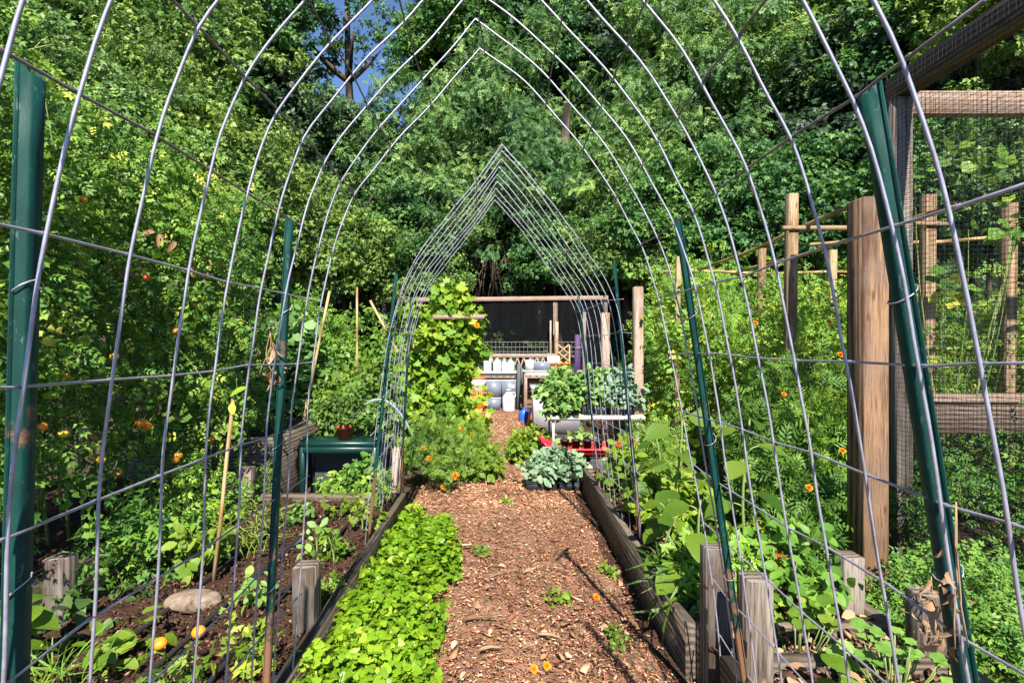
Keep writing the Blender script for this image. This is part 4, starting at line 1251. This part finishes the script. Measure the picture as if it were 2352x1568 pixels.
# dry mulch leaves on the near bed
g = np.random.default_rng(19); m = MB(); n = 260
p = np.stack([g.uniform(.84, 1.55, n), g.uniform(.9, 2.25, n), .205 + .03 * g.random(n)], 1)
scatter(m, T_oval(.3, .3, .15), p, g.normal(size=(n, 3)) * (1, 1, .2), np.tile((0, 0, 1.), (n, 1)) + g.normal(size=(n, 3)) * .4, .03 + .05 * g.random(n), .3 + .6 * g.random(n))
n = 170
p = np.stack([g.uniform(-.62, .72, n), 1.9 + 7 * g.random(n) ** 1.6, .038 + .012 * g.random(n)], 1)
scatter(m, T_oval(.3, .3, .15), p, g.normal(size=(n, 3)) * (1, 1, .15), np.tile((0, 0, 1.), (n, 1)) + g.normal(size=(n, 3)) * .3, .02 + .03 * g.random(n), .45 + .5 * g.random(n))
kind(obj('dry_leaves', m, M['dry']), 'stuff')

# ------------------------------------------------------------------ right of the path: kale, red sled, plant table
leafy('kale_tray', 'blue-green kale seedlings crowded in black trays at the path edge', 'kale', (.52, 4.92, .07), 80, 10, .07, OV, 'kale', (.27, .17), .32, 101, base=.5, rad=.06, nstem=14, up=.8, hang=-.25)
for x, lab in ((.38, 'black seedling tray under the blue-green kale, path side'), (.68, 'black seedling tray under the blue-green kale, board bed side')):
    t = thing('seedling_tray', lab, 'tray', (x, 4.92, .02), 'black trays under the kale')
    m = MB(); beam(m, (-.14, 0, .035), (.14, 0, .035), .26, .07, ch=.006)
    obj('body', m, M['black'], t)
    obj('rim', beam(MB(), (-.148, 0, .075), (.148, 0, .075), .276, .008, ch=.002), M['black'], t)
leafy('lettuce_patch', 'yellow-green lettuce patch at the path edge behind the kale', 'lettuce', (.36, 6.1, 0), 110, 11, .07, OV, 'lime', (.25, .38), .38, 102, base=.55, rad=.08, hang=-.1)
# grey bins carrying the sled
for x, lab in ((.72, 'grey storage bin under the red sled, path side'), (1.10, 'grey storage bin under the red sled, post side')):
    t = thing('storage_bin', lab, 'bin', (x, 5.62, .0), 'grey bins under the red sled')
    obj('body', beam(MB(), (-.16, 0, .09), (.16, 0, .09), .30, .18, ch=.012), M['slate'], t)
    obj('rim', beam(MB(), (-.172, 0, .19), (.172, 0, .19), .324, .018, ch=.004), M['slate'], t)
t = thing('red_sled', 'red plastic sled used as a plant tray on grey bins', 'sled', (.93, 5.62, .202))
m = MB()
prof = [(-.50, .13), (-.44, .05), (-.34, .012), (.38, .012), (.47, .05), (.52, .10)]
vs_, fs = [], []
for (x, z) in prof:
    vs_ += [(x, -.21, z * .75 + .065), (x, -.18, z * .75), (x, .18, z * .75), (x, .21, z * .75 + .065)]
for i in range(len(prof) - 1):
    for k in range(3): fs.append((i * 4 + k, i * 4 + k + 1, i * 4 + k + 5, i * 4 + k + 4))
fs.append((0, 1, 2, 3)); e = (len(prof) - 1) * 4; fs.append((e + 3, e + 2, e + 1, e))
m.add(vs_, fs)
o = obj('hull', m, M['red'], t)
md = o.modifiers.new('thick', 'SOLIDIFY'); md.thickness = .008
m = MB()
tube(m, [(x, -.215, z * .75 + .068) for x, z in prof], .013, 6); tube(m, [(x, .215, z * .75 + .068) for x, z in prof], .013, 6)
obj('rim', m, M['red'], t)
potp = [(.001, 0), (.035, 0), (.048, .13), (.052, .13), (.052, .145), (.045, .145), (.042, .12), (.001, .12)]
pot_mesh = lathe(MB(), potp, seg=16).mesh('nursery_pot', M['black'])
for i, (x, y) in enumerate(((.68, 5.55), (.80, 5.56), (.92, 5.55), (1.04, 5.57), (1.16, 5.55))):
    lab = ('first black nursery pot in the red sled, nearest the path', 'second black nursery pot in the red sled', 'middle black nursery pot of five in the red sled', 'fourth black nursery pot in the red sled', 'last black nursery pot in the red sled, nearest the square post')[i]
    tag(obj('nursery_pot', pot_mesh, None, loc=(x, y, .216)), lab, 'pot', 'nursery pots in the red sled')
# white table with seedling trays
t = thing('plant_table', 'white folding table holding trays of brassica seedlings', 'table', (1.08, 6.2, 0))
obj('table_top', beam(MB(), (-.56, 0, .54), (.56, 0, .54), .62, .055, ch=.018), M['white'], t)
for x in (-.48, .48):
    for y in (-.25, .25):
        obj('leg', tube(MB(), [(x, y, 0), (x, y, .515)], .014, 8), M['grey'], t)
    obj('leg_brace', tube(MB(), [(x, -.25, .2), (x, .25, .2)], .010, 8), M['grey'], t)
for i, (x, y) in enumerate(((.76, 6.07), (1.07, 6.07), (1.37, 6.07))):
    lab = ('black seedling tray on the white table, end nearest the grey tub', 'black seedling tray in the middle of the white table', 'black seedling tray on the white table, end nearest the square post')[i]
    t = thing('seedling_tray', lab, 'tray', (x, y, .569), 'seedling trays on the white table')
    obj('body', beam(MB(), (-.135, 0, .05), (.135, 0, .05), .28, .10, ch=.008), M['slate'], t)
    for k in range(4):
        xx = -.10 + k * .067
        obj('cell', beam(MB(), (xx, -.146, .005), (xx, -.146, .095), .052, .02, ch=.004), M['black'], t)
    leafy('brassica_seedlings', ('broad brassica seedlings nearest the grey tub on the white table', 'brassica seedlings in the middle tray of the white table', 'bluish brassica seedlings at the square-post end of the white table')[i],
          'seedlings', (x - (.06 if i == 0 else 0), y, .665), 95, 11, .072, OV, 'seedling' if i < 2 else 'kale', (.25, .24), .44, 105 + i, base=.55, rad=.07, low=.05, nstem=16, group='brassica seedlings on the white table', up=.8)
leafy('brassica_seedlings', 'drooping lower seedlings hanging in front of the grey tub', 'seedlings', (.66, 5.95, .48), 40, 9, .072, OV, 'seedling', (.16, .14), .36, 108, base=.5, rad=.06)
leafy('seedling', 'lone young plant under the white table edge above the sled pots', 'seedling', (.90, 5.84, .20), 9, 5, .10, OV, 'seedling', (.14, .08), .28, 109, base=.6)
tag(obj('table_shade_block', beam(MB(), (.64, 6.32, .12), (1.50, 6.32, .12), .38, .24, ch=.01), M['black']), 'long black block standing in for shade and dark clutter under the white table', 'dark filler')  # black block added in place of shade and dark stuff under the table
# grey tub
t = thing('utility_tub', 'pale grey plastic tub with a white rim standing beside the path end', 'tub', (.80, 8.3, 0))
m = MB()
def frustum(mb, x0, x1, y0, y1, X0, X1, Y0, Y1, z0, z1, tint=.5):
    v = [(x0, y0, z0), (x1, y0, z0), (x1, y1, z0), (x0, y1, z0), (X0, Y0, z1), (X1, Y0, z1), (X1, Y1, z1), (X0, Y1, z1)]
    mb.add(v, [(3, 2, 1, 0), (4, 5, 6, 7), (0, 1, 5, 4), (1, 2, 6, 5), (2, 3, 7, 6), (3, 0, 4, 7)], tint)
    return mb
frustum(m, -.285, .42, -.25, .3, -.29, .44, -.27, .38, 0, .66)
obj('body', m, M['grey'], t)
obj('rim', frustum(MB(), -.31, .46, -.29, .41, -.33, .48, -.31, .43, .662, .73), M['white'], t)

# ------------------------------------------------------------------ far storage area
t = thing('storage_table', 'white-topped table of bottles at the end of the path, bins below', 'table', (-.32, 11.25, 0))
obj('table_top', beam(MB(), (-.72, 0, .795), (.70, 0, .795), .62, .035, ch=.006), M['cream'], t)
obj('apron', beam(MB(), (-.70, -.27, .75), (.68, -.27, .75), .03, .05), M['slate'], t)
for x in (-.68, .66):
    for y in (-.25, .25):
        obj('leg', beam(MB(), (x, y, 0), (x, y, .775), .05, .05, up=(0, 1, 0)), M['slate'], t)
def jug(label, loc, r, h, mat, sx=1.0, sy=.75, group='bottles on the far table', cap='white', name='bottle', handle=False):
    t = thing(name, label, 'bottle' if name == 'bottle' else 'jug', loc, group)
    pr = [(.001, 0), (r * .95, 0), (r, h * .04), (r, h * .60), (r * .85, h * .72), (r * .42, h * .86), (r * .34, h * .90), (r * .34, h * .93), (.001, h * .93)]
    obj('body', lathe(MB(), pr, seg=14, sx=sx, sy=sy), M[mat], t, smooth=True)
    obj('cap', lathe(MB(), [(.001, h * .93), (r * .40, h * .93), (r * .40, h), (.001, h)], seg=12), M[cap], t)
    if handle:
        obj('handle', tube(MB(), [(r * .45, 0, h * .86), (r * .95, 0, h * .84), (r * 1.05, 0, h * .70), (r * .9, 0, h * .58)], h * .03, 6), M[mat], t, smooth=True)
    return t
zt = .814
for lab, x, r, h, mt in (('white jug at the vine end of the bottle table', -.80, .10, .30, 'white'), ('tall white jug beside the vine on the bottle table', -.56, .095, .34, 'white'),
                         ('white spray bottle on the bottle table, third from the vine', -.28, .085, .34, 'white'), ('cream bottle in the middle of the bottle table', -.08, .085, .28, 'cream'),
                         ('slim white bottle between the cream and the pale blue one', .07, .05, .26, 'white'), ('pale blue bottle at the dark pole end of the table', .20, .085, .25, 'paleblue')):
    jug(lab, (x, 11.12, zt), r, h, mt, handle=(r > .08))
def tote(label, loc, w, d, h, group='bins under the bottle table', mat='tote', lidm='grey', sticker=False):
    t = thing('storage_tote', label, 'bin', loc, group)
    frm = frustum(MB(), -w * .46, w * .46, -d * .46, d * .46, -w / 2, w / 2, -d / 2, d / 2, 0, h * .93)
    obj('body', frm, M[mat], t)
    obj('lid', beam(MB(), (-w * .52, 0, h * .965), (w * .52, 0, h * .965), d * 1.04, h * .066, ch=.006), M[lidm], t)
    if sticker:
        obj('blank_label', beam(MB(), (.0, -d / 2 - .001, h * .62), (.11, -d / 2 - .001, h * .62), .004, .07, ch=.001), M['white'], t)
    return t
tote('grey-blue tote, lower one of the stack by the orange buckets', (-.15, 11.2, 0), .31, .45, .27)
tote('grey-blue tote, upper one of the stack by the orange buckets', (-.15, 11.2, .271), .33, .46, .37)
tote('dark tote on the ground behind the white jug', (.17, 11.25, 0), .28, .45, .27, mat='slate')
tote('bluish tote with a white sticker above the white jug', (.18, 11.2, .271), .33, .46, .37, sticker=True)
jug('big white jug standing on the chips before the totes', (.165, 10.72, 0.02), .13, .45, 'white', name='jug', handle=True)
def bucket(label, loc, r, h, mat, rim):
    t = thing('bucket', label, 'bucket', loc, 'buckets beside the totes')
    obj('body', lathe(MB(), [(.001, 0), (r * .86, 0), (r, h), (r * .95, h), (r * .82, .02), (.001, .02)], seg=20), M[mat], t, smooth=False)
    obj('rim', lathe(MB(), [(r * 1.0, h * .9), (r * 1.06, h * .9), (r * 1.06, h * 1.002), (r * .94, h * 1.002)], seg=20), M[rim], t)
    obj('bail', tube(MB(), [(r * 1.06 * math.cos(a), -r * .25 * math.sin(a) - r * .8 * math.sin(a), h * .85 - h * .35 * math.sin(a)) for a in np.linspace(0, math.pi, 12)], .006, 5), M['grey'], t)
bucket('orange bucket standing on the chips, bottom of its stack', (-.46, 10.85, .02), .16, .38, 'orange', 'orange')
bucket('white bucket nested in the orange bucket below an orange rim', (-.46, 10.85, .36), .155, .36, 'white', 'orange')
tag(obj('dark_pole', beam(MB(), (.375, 10.85, 0), (.375, 10.85, .98), .075, .05, up=(0, 1, 0)), M['slate']), 'dark upright plank standing at the end of the bottle table', 'plank')
tag(obj('dark_pole', beam(MB(), (.47, 10.95, 0), (.44, 10.95, .90), .05, .05, up=(0, 1, 0)), M['black']), 'black upright plank in the gap between the two far tables', 'plank')
jug('blue jug standing on the chips before the grey tub', (.42, 9.3, .02), .10, .24, 'blue', name='jug', cap='blue', handle=True)
t = thing('folding_stand', 'small amber stand with an open middle on the chips beside the tub', 'stand', (.50, 8.75, .02))
for a, b in (((-.05, -.02, 0), (0, 0, .27)), ((.09, -.02, 0), (.02, 0, .27)), ((-.03, -.01, .10), (.07, -.01, .10))):
    obj('strut', beam(MB(), a, b, .035, .02), M['yellow_orange'], t)
obj('base', beam(MB(), (-.08, -.02, .008), (.11, -.02, .008), .06, .016), M['yellow_orange'], t)
t = thing('potting_table', 'pale green-white potting table behind the seedlings, orange pots on it', 'table', (.86, 10.3, 0))
obj('table_top', beam(MB(), (-.43, 0, .87), (.45, 0, .87), .6, .03), M['cream'], t)
obj('shelf_edge', beam(MB(), (-.38, -.28, .815), (.40, -.28, .815), .03, .055), M['cream'], t)
for x in (-.38, .40):
    for y in (-.24, .24): obj('leg', beam(MB(), (x, y, 0), (x, y, .854), .06, .06, up=(0, 1, 0)), M['pink_wood'], t)
obj('back_panel', beam(MB(), (-.36, .2, .4), (.38, .2, .4), .02, .6), M['bark_red'], t)
zt = .886
tote('white crate on the potting table next to the dark plank', (.56, 10.2, zt), .16, .3, .20, 'boxes on the potting table', 'white', 'white')
tote('clear drawer box in the middle of the potting table', (.80, 10.2, zt), .34, .3, .155, 'boxes on the potting table', 'tote', 'grey')
tote('white tub raised at the back of the potting table', (1.05, 10.45, zt), .24, .2, .27, 'boxes on the potting table', 'white', 'white')
for i, (x, lab) in enumerate(((1.00, 'orange pot on the potting table beside the clear drawers'), (1.14, 'orange pot on the potting table, middle of three'), (1.28, 'orange pot at the outer end of the potting table'))):
    o = obj('orange_pot', lathe(MB(), [(.001, 0), (.05, 0), (.066, .12), (.072, .12), (.072, .15), (.062, .15), (.055, .11), (.001, .11)], seg=16), M['orange'], loc=(x, 10.1, zt))
    tag(o, lab, 'pot', 'orange pots on the potting table')
t = thing('purple_board', 'purple painted board standing on end behind the seedlings', 'board', (1.64, 11.3, 0))
obj('panel', beam(MB(), (0, 0, 0), (.03, 0, 1.60), .13, .03, up=(0, 1, 0), ch=.003), M['purple'], t)
obj('batten', beam(MB(), (-.035, -.022, 1.30), (.085, -.022, 1.33), .012, .05, ch=.002), M['weathered'], t)
t = thing('lattice_trellis', 'small tan bamboo lattice leaning beside the purple board', 'trellis', (1.33, 11.15, 0))
for k in range(5):
    obj('lath', beam(MB(), (-.11 + .0 * k, 0, .55 + .16 * k), (.13, 0, .75 + .16 * k), .012, .03), M['bamboo'], t)
    obj('lath', beam(MB(), (.13, -.013, .55 + .16 * k), (-.11, -.013, .75 + .16 * k), .012, .03), M['bamboo'], t)
for x in (-.12, .14): obj('upright', beam(MB(), (x, .012, 0), (x, .012, 1.38), .03, .012, up=(0, 1, 0)), M['bamboo'], t)
# bench back with zigzag lattice
t = thing('lattice_rail', 'pale timber rail with zigzag lattice below, behind the bottles', 'rail', (.25, 11.75, 0))
obj('rail', beam(MB(), (-.62, 0, 1.14), (1.0, 0, 1.14), .05, .085), M['pink_wood'], t)
obj('lower_rail', beam(MB(), (-.62, 0, .66), (1.0, 0, .66), .05, .06), M['pink_wood'], t)
for k in range(11):
    x0 = -.60 + k * .145
    obj('slat', beam(MB(), (x0, -.03, .70), (x0 + .14, -.03, 1.09), .02, .03), M['pink_wood'], t)
    obj('slat', beam(MB(), (x0 + .14, -.052, .70), (x0, -.052, 1.09), .02, .03), M['pink_wood'], t)
for x in (-.6, .98): obj('upright', beam(MB(), (x, .05, 0), (x, .05, 1.1), .05, .05, up=(0, 1, 0)), M['pink_wood'], t)
# back fence with black mesh
t = thing('garden_fence', 'timber rail fence with dark mesh across the far end of the path', 'fence', (-.1, 12.4, 0))
FX, FY = -.1, 12.4
obj('top_rail', beam(MB(), (-2.75, 0, 2.44), (2.65, 0, 2.50), .05, .10, tint=.8), M['pink_wood'], t)
for x, h, w, mt in ((-2.68, 2.4, .09, 'weathered'), (1.40, 2.42, .10, 'pink_wood'), (2.6, 2.44, .09, 'weathered'), (-.95, 2.4, .09, 'weathered')):
    obj('post', beam(MB(), (x, .08, 0), (x, .08, h), w, w, up=(0, 1, 0), tint=.7), M[mt], t)
m = MB()
for x in np.arange(-2.6, 2.6, .042): strip(m, (x, .03, .05), (x, .03, 2.4), .003)
for z in np.arange(.1, 2.4, .042): strip(m, (-2.6, .032, z), (2.6, .032, z), .003)
obj('fine_mesh', m, M['mesh'], t)
m = MB()
for x in np.arange(-.4, 2.0, .095): strip(m, (x, -.02, 1.10), (x, -.02, 1.46), .006)
for z in (1.12, 1.22, 1.33, 1.45): strip(m, (-.4, -.024, z), (2.0, -.024, z), .006)
obj('grid_panel', m, M['wire_dark'], t)
tag(obj('timber_post', beam(MB(), (1.29, 12.1, 0), (1.29, 12.1, 1.92), .085, .085, up=(0, 1, 0), tint=.9), M['pink_wood']), 'short pale post standing against the fence post behind the potting table', 'post')
tag(obj('timber_post', beam(MB(), (1.16, 12.15, 0), (1.16, 12.15, 1.95), .04, .04, up=(0, 1, 0), tint=.6), M['pink_wood']), 'thin reddish stake beside the short pale post at the fence', 'post')
t = thing('bean_trellis', 'pale timber bar poking out of the climbing vine', 'frame', (-1.05, 5.82, 0))
obj('bar', beam(MB(), (.30, 0, 1.675), (.87, 0, 1.68), .04, .05), M['pink_wood'], t)
for x in (.33,): obj('brace', beam(MB(), (.33, .02, 1.675), (.33, .24, 1.66), .03, .03), M['pink_wood'], t); obj('upright', beam(MB(), (x, .25, 0), (x, .25, 1.655), .045, .045, up=(0, 1, 0)), M['pink_wood'], t)

# ------------------------------------------------------------------ trees and shrubs on the wooded slope
def crown(seed, r, n, per, tm, size, base=.5, rad=.37, hang=.35, low=-.75):
    g = np.random.default_rng(seed)
    m = MB()
    c = shell(g, n, r, .42, low)
    clumps(g, m, tm, c, rad * (.7 + .6 * g.random(len(c))), per, size, up=.8, out=.55, jit=.45, hang=hang, base=base, cvar=.20, tvar=.15, flat=.6)
    return m
def mk(seed, r, n, per, tm, size, mat, **k): return crown(seed, r, n, per, tm, size, **k).mesh('crown', M[mat])
CR = {
    'a': [mk(201 + i, (2.5, 2.5, 2.7), 330, 80, T_compound(1, T_rhomb(.34), .62, .2), .145, 'tree_a') for i in range(2)],
    'b': [mk(211 + i, (2.5, 2.5, 2.6), 330, 34, CP4, .25, 'tree_b', hang=.6) for i in range(2)],
    'c': [mk(221 + i, (2.2, 2.2, 2.5), 300, 66, T_compound(1, T_rhomb(.34), .62, .2), .135, 'tree_c') for i in range(2)],
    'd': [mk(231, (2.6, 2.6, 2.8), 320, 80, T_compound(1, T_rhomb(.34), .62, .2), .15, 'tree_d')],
    's': [mk(241 + i, (1.7, 1.3, 1.6), 230, 75, T_compound(1, T_rhomb(.30), .62, .2), .085, 'shrub', rad=.32) for i in range(2)],
    'sd': [mk(251, (1.7, 1.3, 1.6), 210, 60, T_compound(1, T_rhomb(.30), .62, .2), .11, 'tree_a', rad=.32)],
    'v': [mk(261, (2.4, 2.4, 2.5), 95, 34, T_compound(1, T_rhomb(.34), .62, .2), .13, 'tree_a', rad=.26)],
}
cnt = {}
def tree(kindc, label, x, y, zc, s, name='tree', cat='tree', limbs=5, trunk_mat='bark', group='trees on the wooded slope', lean=0, tr=.13, sz=None):
    base = max(0.0, float(hill_z(np.array(x), np.array(y))) if y > 13.0 else 0.0)
    t = thing(name, label, cat, (x, y, base), group)
    i = cnt.get(kindc, 0); cnt[kindc] = i + 1
    o = obj('crown', CR[kindc][i % len(CR[kindc])], None, t, loc=(0, 0, zc - base))
    o.rotation_euler = (0, 0, .5 * math.sin(i * 2.1 + x))
    o.scale = (s if (i // 2) % 2 else -s, s, sz or s)
    g = np.random.default_rng(int(abs(x * 100 + y * 7)))
    m = MB(); h = zc - base + s * .9
    pts = [(lean * (1 - f) + .12 * math.sin(f * 5 + x), .1 * math.sin(f * 4), h * f) for f in np.linspace(0, 1, 9)]
    tube(m, pts, [tr * (1.25 - .9 * f) for f in np.linspace(0, 1, 9)], 9)
    for k in range(limbs):
        f = g.uniform(.45, .85); a = g.uniform(0, 6.28)
        b = Vector(pts[int(f * 8)]); d = Vector((math.cos(a), math.sin(a), .55)).normalized()
        L = s * g.uniform(1.2, 2.0)
        tube(m, [b + d * L * q + Vector((0, 0, .25 * L * q * q)) for q in np.linspace(0, 1, 6)], [tr * .45 * (1 - .8 * q) + .008 for q in np.linspace(0, 1, 6)], 6)
    obj('trunk', m, M[trunk_mat], t, smooth=True)
    return t
def tp(u, v, Y): p = at(u, v, Y); return p.x, p.y, p.z
TREES = [
    ('a', 'dark tree filling the top corner behind the first bright hoop', 150, -30, 12.0, 1.05),
    ('c', 'yellow-green tree rising straight behind the tomato vines', 290, 170, 10.5, 1.0),
    ('c', 'olive-green tree between the tomato vines and the sky gap', 470, 140, 14.0, 1.0),
    ('a', 'tall dark tree left of the blue sky gap, its top out of view', 560, 20, 17.0, 1.0),
    ('a', 'dark tree standing low below the sky gap', 690, 360, 16.0, .9),
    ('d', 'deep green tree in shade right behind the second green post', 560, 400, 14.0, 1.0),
    ('a', 'tree just right of the sky gap with branches into it', 1075, 60, 18.5, .95),
    ('b', 'feathery tree behind the ridge of the near arch', 960, 430, 15.0, .95),
    ('b', 'feathery pale tree behind the point of the far arch', 1130, 270, 16.0, .95),
    ('a', 'tall tree above the point of the near arch', 1200, 60, 19.0, 1.05),
    ('b', 'feathery tree low behind the right slope of the far arch', 1235, 450, 14.6, .8),
    ('b', 'tall feathery tree beside the brown snag', 1520, 190, 16.5, 1.05),
    ('b', 'rounded feathery tree above the square weathered post', 1450, 440, 14.5, .92),
    ('a', 'high tree top right of the brown snag, cut by the frame edge', 1620, 40, 18.5, 1.15),
    ('b', 'feathery tree above the pine trellis, middle height', 1680, 310, 15.0, 1.05),
    ('b', 'bright feathery tree above the cedar post', 1850, 120, 15.0, 1.1),
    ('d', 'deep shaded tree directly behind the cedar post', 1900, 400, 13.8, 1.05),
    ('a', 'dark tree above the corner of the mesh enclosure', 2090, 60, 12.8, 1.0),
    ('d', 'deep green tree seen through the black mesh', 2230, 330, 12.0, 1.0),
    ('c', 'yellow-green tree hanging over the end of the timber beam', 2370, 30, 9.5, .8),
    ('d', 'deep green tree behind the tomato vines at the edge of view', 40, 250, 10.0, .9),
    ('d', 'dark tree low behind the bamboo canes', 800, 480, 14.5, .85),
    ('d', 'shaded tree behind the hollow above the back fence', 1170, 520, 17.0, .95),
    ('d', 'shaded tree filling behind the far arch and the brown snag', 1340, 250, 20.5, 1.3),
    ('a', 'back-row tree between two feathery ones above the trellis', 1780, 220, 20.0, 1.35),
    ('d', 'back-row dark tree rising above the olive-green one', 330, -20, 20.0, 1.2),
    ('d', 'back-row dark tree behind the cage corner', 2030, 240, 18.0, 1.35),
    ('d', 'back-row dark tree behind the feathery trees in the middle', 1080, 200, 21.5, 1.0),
    ('a', 'back-row tree at the top of the slope above the point of the arch', 1420, -10, 22.0, 1.4),
]
for k, lab, u, v, Y, s in TREES:
    x, y, z = tp(u, v, Y)
    tree(k, lab, x, y, z, s)
x, y, z = tp(800, 60, 17.5)
tree('v', 'thin-crowned tree with a crooked trunk standing in the blue sky gap', x, y, z, 1.0, limbs=11, tr=.21, lean=.5)
SH = [
    ('s', 'sunlit shrub right behind the last tomato vine', 590, 520, 10.5, 1.0), ('s', 'light green shrub above the bamboo canes', 760, 560, 12.4, .95), ('sd', 'dark shrub below the left foot of the far arch', 900, 560, 13.3, .9),
    ('s', 'yellowish shrub between the far arch and the timber rail', 985, 610, 13.6, .7), ('s', 'shrub under the shadowed hollow above the fence', 1060, 500, 14.2, .7), ('sd', 'dark shrub right of the brown hollow', 1285, 570, 13.6, .85),
    ('s', 'shrub seen through the right side of the far arch', 1400, 560, 13.0, .9), ('sd', 'dark shrub behind the square weathered post', 1530, 520, 12.6, 1.0), ('sd', 'dark shrub behind the end rail of the pine trellis', 1680, 500, 12.2, 1.05),
    ('sd', 'dark shrub behind the tall pine stake', 1830, 500, 11.6, 1.05), ('s', 'shrub behind the mesh at the far edge of view', 2300, 420, 8.6, .8), ('s', 'tall shrub rising behind the tomato vines near the widest post', 210, 330, 8.0, .95),
    ('s', 'shrub on the slope between the tomato vines and the olive tree', 430, 380, 9.2, 1.0), ('sd', 'dark shrub seen through the mesh behind the cross bar', 2120, 470, 10.0, 1.0), ('s', 'shrub crest at the top of the tomato row', 330, 250, 8.6, .8),
]
for k, lab, u, v, Y, s in SH:
    x, y, z = tp(u, v, Y)
    sz = max(s, min(2.0, (z + .3) / 1.9)) if z > 1.6 * s else s
    tree(k, lab, x, y, max(z, 1.3 * s), s, 'shrub', 'shrub', 4, 'bark', 'shrubs at the foot of the slope', tr=.05)
# brown snag and roots in the hollow
t = thing('dead_trunk', 'dark bare trunk glimpsed between feathery trees above the far arch', 'tree trunk', (1.80, 15.0, .7))
m = MB()
tube(m, [(0, 0, 0), (.1, 0, 2.5), (-.05, 0, 5), (.1, 0, 7.6)], [.26, .22, .18, .09], 10)
for k in range(8): tube(m, [(.15 * math.sin(k * 2), -.2, 1 + k * .7), (.5 * math.sin(k * 2.3), -.3, 1.4 + k * .75), (.9 * math.sin(k * 2.6), -.25, 1.5 + k * .8)], [.04, .03, .01], 5)
obj('trunk', m, M['bark'], t, smooth=True)
t = thing('hanging_brush', 'brown dry stems hanging in the dark hollow above the fence', 'dead brush', (-.05, 13.9, 0))
m = MB(); g = np.random.default_rng(5)
for k in range(40):
    x0 = g.uniform(-.6, .9)
    tube(m, [(x0, g.uniform(.0, .3), 2.5), (x0 + g.normal() * .10, g.uniform(.0, .3), 3.0), (x0 + g.normal() * .25, g.uniform(.0, .3), g.uniform(3.6, 4.3))], [.008, .016, .02], 5, g.random())
obj('dry_stems', m, M['bark'], t)
# ground cover over the slope
g = np.random.default_rng(300); m = MB(); n = 2600
x = g.uniform(-22, 24, n); y = 13.1 + 17 * g.random(n) ** 1.3
c = np.stack([x, y, hill_z(x, y) + .25], 1)
clumps(g, m, T_compound(1, T_rhomb(.36), .62, .2), c, .55, 16, .26, base=.35, up=.9)
kind(obj('undergrowth', m, M['under']), 'stuff')
g = np.random.default_rng(301); m = MB(); n = 900
x = g.uniform(-9, 9, n); y = g.uniform(5, 13, n)
k = (np.abs(x - .1) > 1.2)
c = np.stack([x, y, .05 + 0 * x], 1)[k]
clumps(g, m, OV, c, .22, 8, .09, base=.5, up=1.0)
kind(obj('ground_cover', m, M['under']), 'stuff')
